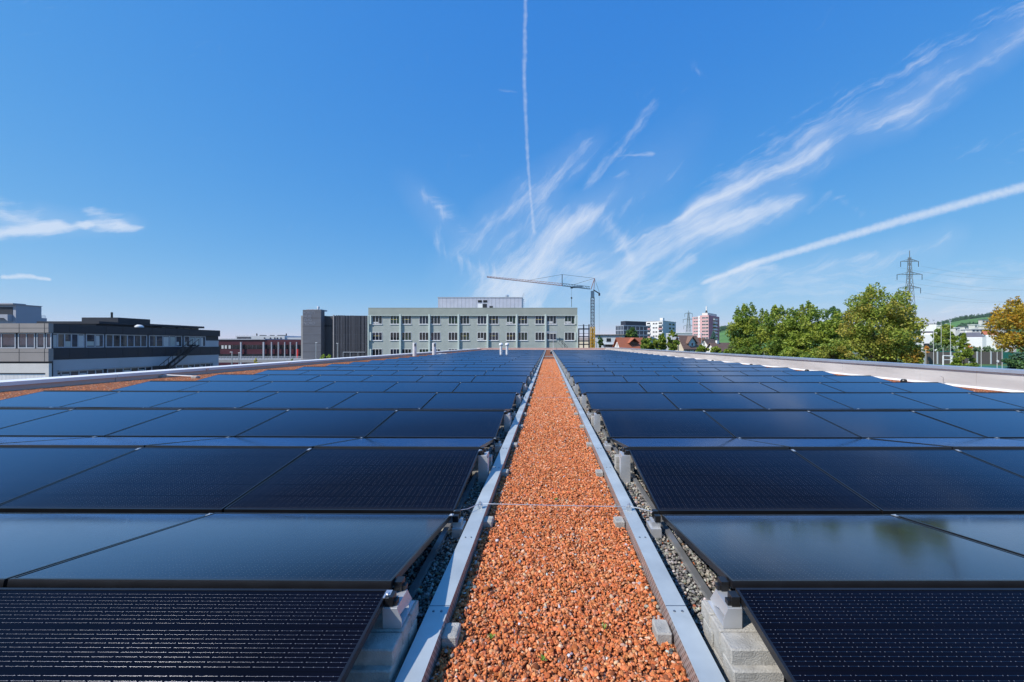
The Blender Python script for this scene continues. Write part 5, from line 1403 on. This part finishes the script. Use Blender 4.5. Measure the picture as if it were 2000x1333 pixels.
# wires of the near pylon running off to the right
for k, (py, half) in enumerate(((515.5, 5.4), (541, 7.6), (567, 6.7))):
    for s_ in (-1, 1):
        p = Vector((X(1776.5, 250) + s_ * half, 250 - s_ * 2, Z(py + 6, 250))); q = p + Vector((190, 55, 6))
        pts = [p.lerp(q, i / 10) - Vector((0, 0, 6.0 * 4 * (i / 10) * (1 - i / 10))) for i in range(11)]
        tag(MB().path(pts, 0.035, 4).build('power_cable', M['pylon'], None, p), f'thin power cable running right from the {["top", "middle", "lowest"][k]} arm of the tall pylon, {"near" if s_ < 0 else "far"} side', 'power cable', 'power cables from the pylon')

# ================================================================== sports ground
d = 60.0
M['turf'] = mat("sports_turf", (0.07, 0.14, 0.03), 0.95, 0, 0.2, 0.4)
M['green_net'] = mat("green_screen", (0.01, 0.13, 0.10), 0.8, 0, 0.12, 2)
M['court'] = mat("green_court", (0.02, 0.14, 0.11), 0.85, 0, 0.08, 0.5)
M['fence_brown'] = ribbed("brown_fence_boards", (0.11, 0.095, 0.085), 0.6, 0.4, 0.85, 0)
MB().quad((45, 50, GZ + 0.006), (260, 50, GZ + 0.006), (260, 300, GZ + 0.006), (45, 300, GZ + 0.006)).build('grass_field', M['turf'])['kind'] = 'structure'
d = 150.0
dz = 5.4                                             # the grounds across the street lie higher than our yard
MB().box(X(1760, 96), 92, GZ, X(2120, 96), 150, GZ + dz).build('terrace', M['turf'])['kind'] = 'structure'
d = 118.0
t = thing('board_fence', 'long brown fence with pale posts along the sports field', 'fence', (X(1890, d), d, GZ + dz))
MB().box(X(1776, d), d + 0.1, GZ + dz - 0.3, X(1960, d), d + 0.25, Z(688, d)).build('boards', M['fence_brown'], t)
MB().box(X(1838, d), d + 0.3, Z(690, d), X(1872, d), d + 0.4, Z(686, d)).box(X(1960, d), d, GZ + dz, X(2060, d), d + 0.1, Z(688, d)).build('green_screen', M['green_net'], t)
for a in (1805, 1831, 1857, 1893, 1908.5, 1935.5): MB().box(X(a - 0.9, d), d - 0.1, GZ + dz, X(a + 0.9, d), d + 0.09, Z(687, d)).build('post', M['pale_blue'], t)
d = 96.0
t = thing('court', 'dark green sports court surface behind the right parapet', 'sports court', (X(1930, d), d, GZ + dz))
MB().box(X(1880, d), 94, GZ + dz, X(2050, d), 108, GZ + dz + 0.05).build('surface', M['court'], t)
d = 104.0
t = thing('goal_frame', 'white goal frame on the sports field left of the small spruce', 'goal', (X(1855, d), d, GZ + dz))
b = MB()
for a in (1842, 1859): b.bar((X(a, d), d, GZ + dz), (X(a, d), d, Z(695, d)), 0.16, 6)
b.bar((X(1842, d), d, Z(695, d)), (X(1874, d), d, Z(696.5, d)), 0.13, 6); b.bar((X(1842, d), d, Z(703, d)), (X(1874, d), d, Z(703.4, d)), 0.08, 6)
b.build('frame', M['white'], t)
fl = None
for k, (px, pyt, pyb, d, lab) in enumerate(((1792.5, 650, 690, 130, 'stout pale floodlight pole right of the big tree'), (1823.4, 626, 700, 110, 'tall thin floodlight pole nearest the big tree'),
        (1838.3, 629, 690, 125, 'tall thin floodlight pole before the round tree, left'), (1856.4, 627, 700, 112, 'tall thin floodlight pole before the round tree, right'),
        (1808.3, 682, 715, 92, 'short pale post left of the goal frame'), (1842, 680, 712, 100, 'post at the left side of the goal frame'),
        (1916.3, 680, 716, 92, 'thin pale post on the green court, left'), (1947.5, 688, 722, 84, 'thick white post with round sign on the court'), (1957.3, 682, 716, 95, 'thin pale post on the court, right'))):
    x = X(px, d)
    t = thing('field_pole', lab, 'pole', (x, d, GZ), 0, 'poles round the sports field')
    r = 0.042 if px != 1792.5 else 0.16
    MB().bar((x, d, GZ), (x, d, Z(pyt, d)), r * 1.2, 7, 0, r * 0.8).build('pole', M['white_metal'], t)
    if px == 1947.5: MB().bar((x, d - 0.12, Z(706, d)), (x, d - 0.18, Z(706, d)), 0.26, 12).build('round_sign', M['white'], t)
    elif pyt < 640: MB().box(x - 0.18, d - 0.15, Z(pyt, d) - 0.1, x + 0.18, d + 0.15, Z(pyt, d) + 0.15).build('lamp_head', M['win_grey'], t)
for px, py, d, lab in ((1325.2, 660, 90, 'thin pale lamp post in front of the brown house'), (1370.5, 652, 96, 'thin pale lamp post left of the big trees'), (1165, 668, 125, 'thin pale lamp post right of the crane base')):
    x = X(px, d); t = thing('lamp_post', lab, 'street lamp', (x, d, GZ), 0, 'lamp posts beyond the right parapet')
    MB().bar((x, d, GZ), (x, d, Z(py, d)), 0.12, 7, 0, 0.08).build('pole', M['alu_raw'], t)
    MB().box(x - 0.45, d - 0.12, Z(py, d), x + 0.1, d + 0.12, Z(py, d) + 0.12).build('lamp_head', M['white_metal'], t)

# ================================================================== trees
LEAF_GAIN = 2.7
def leaf_cloud(rg, clumps, n, size, cols, squash=0.8, droop=0.0):
    """clumps: array (k,4) x y z r ; returns V,F,tint of small bent leaf faces spread mostly over the clump shells"""
    k = len(clumps); w = clumps[:, 3] ** 2; idx = rg.choice(k, n, p=w / w.sum())
    dirs = rg.normal(size=(n, 3)); dirs /= np.linalg.norm(dirs, axis=1, keepdims=True)
    rad = rg.uniform(0.35, 1.08, n) ** 0.6
    pos = clumps[idx, :3] + dirs * (clumps[idx, 3] * rad)[:, None] * np.array([1, 1, squash])
    a = rg.normal(size=(n, 3)) + dirs * 0.3; a[:, 2] -= droop; a /= np.linalg.norm(a, axis=1, keepdims=True)
    b = np.cross(a, rg.normal(size=(n, 3))); b /= np.linalg.norm(b, axis=1, keepdims=True)
    s = size * rg.uniform(0.6, 1.35, n)
    up = np.cross(a, b)
    v = np.stack([pos - a * s[:, None], pos + b * (0.55 * s)[:, None] + up * (0.12 * s)[:, None], pos + a * s[:, None], pos - b * (0.55 * s)[:, None] + up * (0.12 * s)[:, None]], 1)
    cols = np.array(cols); ctint = cols[rg.integers(0, len(cols), k)]
    ltint = cols[rg.integers(0, len(cols), n)]
    c = (0.65 * ctint[idx] + 0.35 * ltint) * rg.uniform(0.65, 1.35, (n, 1)) * LEAF_GAIN
    C = np.concatenate([np.repeat(np.clip(c, 0.005, 0.9), 4, axis=0), np.ones((n * 4, 1))], 1)
    F = np.arange(n * 4).reshape(n, 4)
    return v.reshape(-1, 3), F, C


GREENS = [(0.074, 0.110, 0.014), (0.104, 0.136, 0.018), (0.050, 0.084, 0.013), (0.138, 0.152, 0.022)]
OLIVE = [(0.090, 0.125, 0.018), (0.125, 0.145, 0.022), (0.068, 0.102, 0.016), (0.140, 0.145, 0.024), (0.165, 0.130, 0.024), (0.10, 0.13, 0.02)]
GOLD = [(0.21, 0.135, 0.010), (0.25, 0.160, 0.012), (0.16, 0.120, 0.012), (0.21, 0.105, 0.010), (0.11, 0.105, 0.016)]
DARKG = [(0.030, 0.065, 0.022), (0.045, 0.085, 0.025), (0.022, 0.050, 0.018)]
SPRUCE = [(0.05, 0.10, 0.085), (0.065, 0.12, 0.10), (0.04, 0.08, 0.07)]


def tree(name, label, cat, px, d, halfw, py_top, py_bot, cols, nleaf, leaf, seed, shape='round', group=None, ncl=46, spikes=0, gz=GZ):
    rg = np.random.default_rng(seed); x0 = X(px, d); zt, zb = Z(py_top, d), Z(py_bot, d); hw = halfw / 780.0 * d
    t = thing(name, label, cat, (x0, d, gz), 0, group)
    zc = (zt + zb) / 2; hh = (zt - zb) / 2; cl = []
    if shape == 'cone':
        for i in range(ncl):
            f = rg.uniform(0, 1) ** 0.8; z = zb + (zt - zb) * f; r = hw * (1 - f) ** 0.85; a = rg.uniform(0, 6.28); q = r * rg.uniform(0.35, 0.9)
            cl.append((x0 + math.cos(a) * q, d + math.sin(a) * q, z, max(0.12 * hw, 0.34 * r)))
        cl.append((x0, d, zt - 0.06 * (zt - zb), 0.1 * hw))
    else:
        while len(cl) < ncl:
            p = rg.uniform(-1, 1, 3); rr = np.linalg.norm(p)
            if rr > 1 or rr < 0.35: continue
            lim = 1.0 if shape == 'round' else (1.0 - 0.45 * max(0, p[2]))
            rc = rg.uniform(0.16, 0.30)
            cl.append((x0 + p[0] * hw * (1 - rc) * lim, d + p[1] * hw * (1 - rc) * lim, zc + p[2] * hh * (1 - rc * 0.8), rc * hw * rg.uniform(0.75, 1.1)))
        for i in range(spikes):                       # shoots that stick out of the outline
            a = rg.uniform(0, 6.28); q = hw * rg.uniform(0.1, 0.8); z = zc + hh * math.sqrt(max(0.0, 1 - (q / hw) ** 2))
            for j in range(4): cl.append((x0 + math.cos(a) * q, d + math.sin(a) * q, z + (j - 2.2) * hw * 0.085, hw * (0.13 - 0.026 * j)))
    cl = np.array(cl)
    V, F, C = leaf_cloud(rg, cl, nleaf, leaf, cols)
    np_mesh('crown', V, F, M['leaf'], {'tint': C}, t)
    b = MB(); tr = max(0.12, hw * 0.07); zf_ = zb + (zt - zb) * (0.35 if shape != 'cone' else 0.9)
    b.bar((x0, d, gz - 0.1), (x0 + 0.1, d, zb + 0.2), tr, 9, 0, tr * 0.8); b.bar((x0 + 0.1, d, zb + 0.2), (x0, d, zf_), tr * 0.8, 9, 0, tr * 0.4 if shape != 'cone' else 0.03)
    if shape != 'cone':
        for i in range(min(16, len(cl))):
            c = cl[i]; m = Vector((x0 + (c[0] - x0) * 0.45, d + (c[1] - d) * 0.45, zb + (c[2] - zb) * 0.6)); st = Vector((x0, d, zb + (zf_ - zb) * rg.uniform(0.1, 1.0)))
            b.bar(st, m, tr * 0.38, 6, 0, tr * 0.22); b.bar(m, c[:3], tr * 0.22, 5, 0, tr * 0.06)
    b.build('trunk', M['bark'], t)
    return t


GT = 'broadleaf trees beyond the right parapet'
tree('broadleaf_tree', 'large olive green maple, tallest tree in the middle of the right row, turning yellow', 'tree', 1716, 50, 78, 560, 726, OLIVE, 22000, 0.155, 21, 'round', GT, 120, 9)
tree('broadleaf_tree', 'dense green tree at the left end of the tall right row', 'tree', 1464, 66, 48, 596, 712, GREENS, 13000, 0.18, 22, 'round', GT, 90, 9)
tree('broadleaf_tree', 'bushy green tree second from left in the tall right row', 'tree', 1530, 60, 50, 598, 722, GREENS, 13000, 0.17, 23, 'round', GT, 90, 8)
tree('broadleaf_tree', 'broad green tree with dark shaded heart left of the big maple', 'tree', 1590, 57, 54, 592, 728, GREENS, 15000, 0.165, 24, 'round', GT, 96, 9)
tree('broadleaf_tree', 'dark green tree mostly hidden behind the left shoulder of the big maple', 'tree', 1628, 75, 34, 602, 716, DARKG, 6500, 0.2, 25, 'round', GT, 50, 4)
tree('shrub', 'yellow-green low shrub under the left side of the big maple', 'shrub', 1630, 50, 46, 664, 732, OLIVE, 6500, 0.14, 26, 'round', None, 44)
tree('shrub', 'yellow brown low shrub under the right side of the big maple', 'shrub', 1752, 49, 44, 660, 732, OLIVE + GOLD[2:], 4200, 0.15, 27, 'round', None, 34)
tree('broadleaf_tree', 'golden autumn tree at the right edge of the picture', 'tree', 2010, 62, 64, 582, 704, GOLD, 13000, 0.18, 28, 'round', None, 90, 8)
tree('dark_conifer', 'dark bluish green tree below the golden tree', 'tree', 1996, 45, 30, 676, 740, DARKG + SPRUCE[:1], 4200, 0.14, 29, 'round', None, 34)
tree('broadleaf_tree', 'round dark olive tree behind the thin floodlight poles', 'tree', 1846, 135, 25, 632, 690, GREENS + OLIVE[:2], 4200, 0.33, 30, 'round', None, 46, 0, GZ + 5)
tree('small_spruce', 'small green conifer just behind the right parapet', 'tree', 1881.5, 58, 23, 652, 730, GREENS + OLIVE[:1], 6500, 0.13, 31, 'cone', None, 90)
tree('small_tree', 'small rust brown tree beside the shaded gable house', 'tree', 1893, 120, 6.5, 668, 692, [(0.26, 0.11, 0.025), (0.30, 0.15, 0.03)], 700, 0.22, 32, 'round', None, 14, 0, GZ + 5)
tree('small_tree', 'small orange brown tree left of the goal frame', 'tree', 1810, 116, 5.5, 674, 692, [(0.32, 0.14, 0.03), (0.28, 0.17, 0.04)], 600, 0.22, 33, 'round', None, 14, 0, GZ + 5)
tree('small_tree', 'brown hedge tree right of the shaded gable house', 'tree', 1906, 128, 9, 676, 694, [(0.17, 0.12, 0.03), (0.13, 0.11, 0.03)], 700, 0.22, 34, 'round', None, 14, 0, GZ + 5)
# hedge of grey-green shrubs along the fence
for k, (px, pt) in enumerate(((1782, 672), (1796, 674), (1822, 671), (1833, 674), (1846, 676), (1858, 677), (1868, 680), (1902, 680), (1922, 679), (1934, 680), (1950, 681))):
    tree('hedge_shrub', f'{ORD[k]} grey-green shrub of the row behind the brown fence, counted from the left', 'shrub', px, 124, 11, pt - 3, 694, [(0.07, 0.11, 0.05), (0.09, 0.13, 0.07), (0.12, 0.15, 0.09)], 900, 0.2, 40 + k, 'round', 'shrubs behind the brown fence', 12, 2, GZ + 5)
# trees in front of the white block and houses
tree('round_tree', 'dark round tree in front of the dark glazed office', 'tree', 1233, 225, 14.5, 639, 668, DARKG + GREENS[:1], 3200, 0.55, 60, 'round', None, 36)
tree('garden_tree', 'left dark green garden tree beside the orange tiled roof', 'tree', 1266, 96, 17, 658, 692, GREENS, 2600, 0.24, 61, 'round', 'garden trees by the tiled house', 36, 3)
tree('garden_tree', 'middle garden tree in front of the white apartment block', 'tree', 1289, 92, 16, 652, 694, GREENS + OLIVE[:1], 3000, 0.23, 62, 'round', 'garden trees by the tiled house', 36, 3)
tree('garden_tree', 'right and tallest garden tree beside the brown house', 'tree', 1312, 90, 15, 646, 694, GREENS + OLIVE[:1], 3000, 0.23, 63, 'round', 'garden trees by the tiled house', 36, 3)
tree('blue_spruce', 'small blue-green spruce in front of the pink tower', 'tree', 1393.5, 175, 7.5, 648, 666, SPRUCE, 1800, 0.34, 64, 'cone', None, 40)
tree('garden_shrub', 'low green shrub before the brown house and lamp post', 'shrub', 1372, 80, 15, 675, 696, GREENS + OLIVE[:1], 1600, 0.2, 65, 'round', None, 22, 2)
tree('garden_shrub', 'low yellow-green shrub before the low brown roof', 'shrub', 1398, 78, 12, 677, 697, OLIVE[:3], 1400, 0.2, 66, 'round', None, 22, 2)
tree('garden_shrub', 'low dark shrub at the foot of the tall right row', 'shrub', 1424, 74, 17, 680, 702, GREENS, 1600, 0.2, 67, 'round', None, 22, 2)
tree('garden_shrub', 'dark shrub right of the yellow crane base', 'shrub', 1173, 140, 6.5, 656, 682, DARKG + GREENS[:1], 1200, 0.3, 68, 'round', None, 20, 1)
# left side
tree('young_tree', 'small yellow young tree by the ramp behind the left parapet', 'tree', 500, 88, 4.2, 699, 716, [(0.36, 0.30, 0.02), (0.28, 0.26, 0.03)], 500, 0.16, 70, 'round', None, 12)
tree('young_tree', 'tiny green young tree left of the concrete stair tower', 'tree', 570.5, 92, 2.8, 699.5, 712, [(0.12, 0.18, 0.03), (0.18, 0.2, 0.03)], 300, 0.14, 71, 'round', None, 10)
tree('young_tree', 'small yellow-green tree before the car park recess, left of two', 'tree', 630.5, 100, 5.6, 693, 709, [(0.22, 0.26, 0.04), (0.16, 0.2, 0.04)], 600, 0.17, 72, 'round', None, 14, 2)
tree('young_tree', 'small yellow-green tree before the car park recess, right of two', 'tree', 642, 100, 5.2, 693, 709, [(0.22, 0.26, 0.04), (0.16, 0.2, 0.04)], 600, 0.17, 73, 'round', None, 14, 2)

# ================================================================== hills
def hill_h(x, y):
    """height of the land above the ground"""
    px = 1071 + 780.0 * x / y
    a = np.interp(px, [900, 1250, 1400, 1440, 1800, 1840, 1880, 1940, 1990, 2200, 3000], [0, 0, 22, 30, 24, 36, 44, 50, 54, 62, 80])   # rise in view at 1800 m
    f = np.clip((y - 420) / 1500, 0, 1); f = f * f * (3 - 2 * f)
    return GZ - 1 + f * (a / 780 * 1900 + 16)


xs = np.linspace(-200, 6000, 100); ys = np.linspace(400, 2600, 56)
gx, gy = np.meshgrid(xs, ys); gz_ = hill_h(gx, gy) + 3.0 * np.sin(gx * 0.006 + 1) * np.clip((gy - 500) / 800, 0, 1)
V = np.stack([gx, gy, gz_], -1).reshape(-1, 3); nx = len(xs)
F = np.array([[j * nx + i, j * nx + i + 1, (j + 1) * nx + i + 1, (j + 1) * nx + i] for j in range(len(ys) - 1) for i in range(nx - 1)])
M['meadow'] = mat("hill_meadow", (0.085, 0.20, 0.035), 0.95, 0, 0.3, 0.006)
np_mesh('hill', V, F, M['meadow'], None, None, (0, 0, 0), True)['kind'] = 'structure'
rg = np.random.default_rng(5)


def forest(name, spots, seed):
    rg = np.random.default_rng(seed); cl = []
    for (pa, pb, da, db, n, hh) in spots:
        for _ in range(n):
            px = rg.uniform(pa, pb); y = rg.uniform(da, db); x = (px - 1071) / 780 * y; z = hill_h(x, np.array(y)) + 2.5 * 0
            h = hh * rg.uniform(0.7, 1.25)
            for j in range(3): cl.append((x + rg.normal(0, 1), y + rg.normal(0, 1), float(z) + h * (0.25 + 0.28 * j), h * (0.30 - 0.075 * j)))
    V, F, C = leaf_cloud(rg, np.array(cl), len(cl) * 26, 1.7, [(0.028, 0.062, 0.035), (0.04, 0.075, 0.035), (0.022, 0.05, 0.032), (0.05, 0.085, 0.04)], 1.25)
    o = np_mesh(name, V, F, M['leaf'], {'tint': C}); o['kind'] = 'stuff'; return o


forest('forest', [(1862, 2080, 1750, 2000, 520, 17), (1872, 1925, 980, 1180, 150, 13), (1395, 1480, 1500, 1900, 260, 16), (1795, 1862, 1500, 1900, 60, 14), (1940, 2080, 900, 1200, 90, 13), (1840, 1905, 700, 800, 40, 11)], 9)
# far blue ridge
b = MB(); pts = [(-9000, 0), (-3000, 30), (0, 40), (1500, 90), (3500, 190), (4800, 260), (6200, 330), (8000, 310), (11000, 360)]
for (xa, za), (xb, zb_) in zip(pts, pts[1:]):
    b.quad((xa, 6200, GZ), (xb, 6200, GZ), (xb, 7000, zb_), (xa, 7000, za)); b.quad((xa, 7000, za), (xb, 7000, zb_), (xb, 8200, GZ), (xa, 8200, GZ))
b.build('far_hill', mat("far_forest", (0.05, 0.085, 0.06), 0.95, 0, 0.25, 0.002))['kind'] = 'structure'

# shrubs filling the foot of the tree row
tree('garden_shrub', 'green shrub under the dense left tree of the row', 'shrub', 1470, 56, 34, 672, 712, GREENS, 3000, 0.16, 80, 'round', None, 30)
tree('garden_shrub', 'green shrub between the second and third tree of the row', 'shrub', 1555, 52, 40, 676, 720, GREENS, 3400, 0.15, 81, 'round', None, 34)

# ================================================================== the air
hz = bpy.data.materials.new("haze_air"); hz.use_nodes = True; hn = hz.node_tree; hn.nodes.remove(hn.nodes['Principled BSDF'])
pvn = hn.nodes.new('ShaderNodeVolumePrincipled'); pvn.inputs['Color'].default_value = (0.86, 0.92, 1.0, 1); pvn.inputs['Density'].default_value = 0.000035; pvn.inputs['Anisotropy'].default_value = 0.2
hn.links.new(pvn.outputs[0], hn.nodes['Material Output'].inputs['Volume'])
hb = MB().box(-9500, -3500, GZ - 1.5, 11500, 9500, 420); ho = hb.build('haze', hz); ho['kind'] = 'stuff'
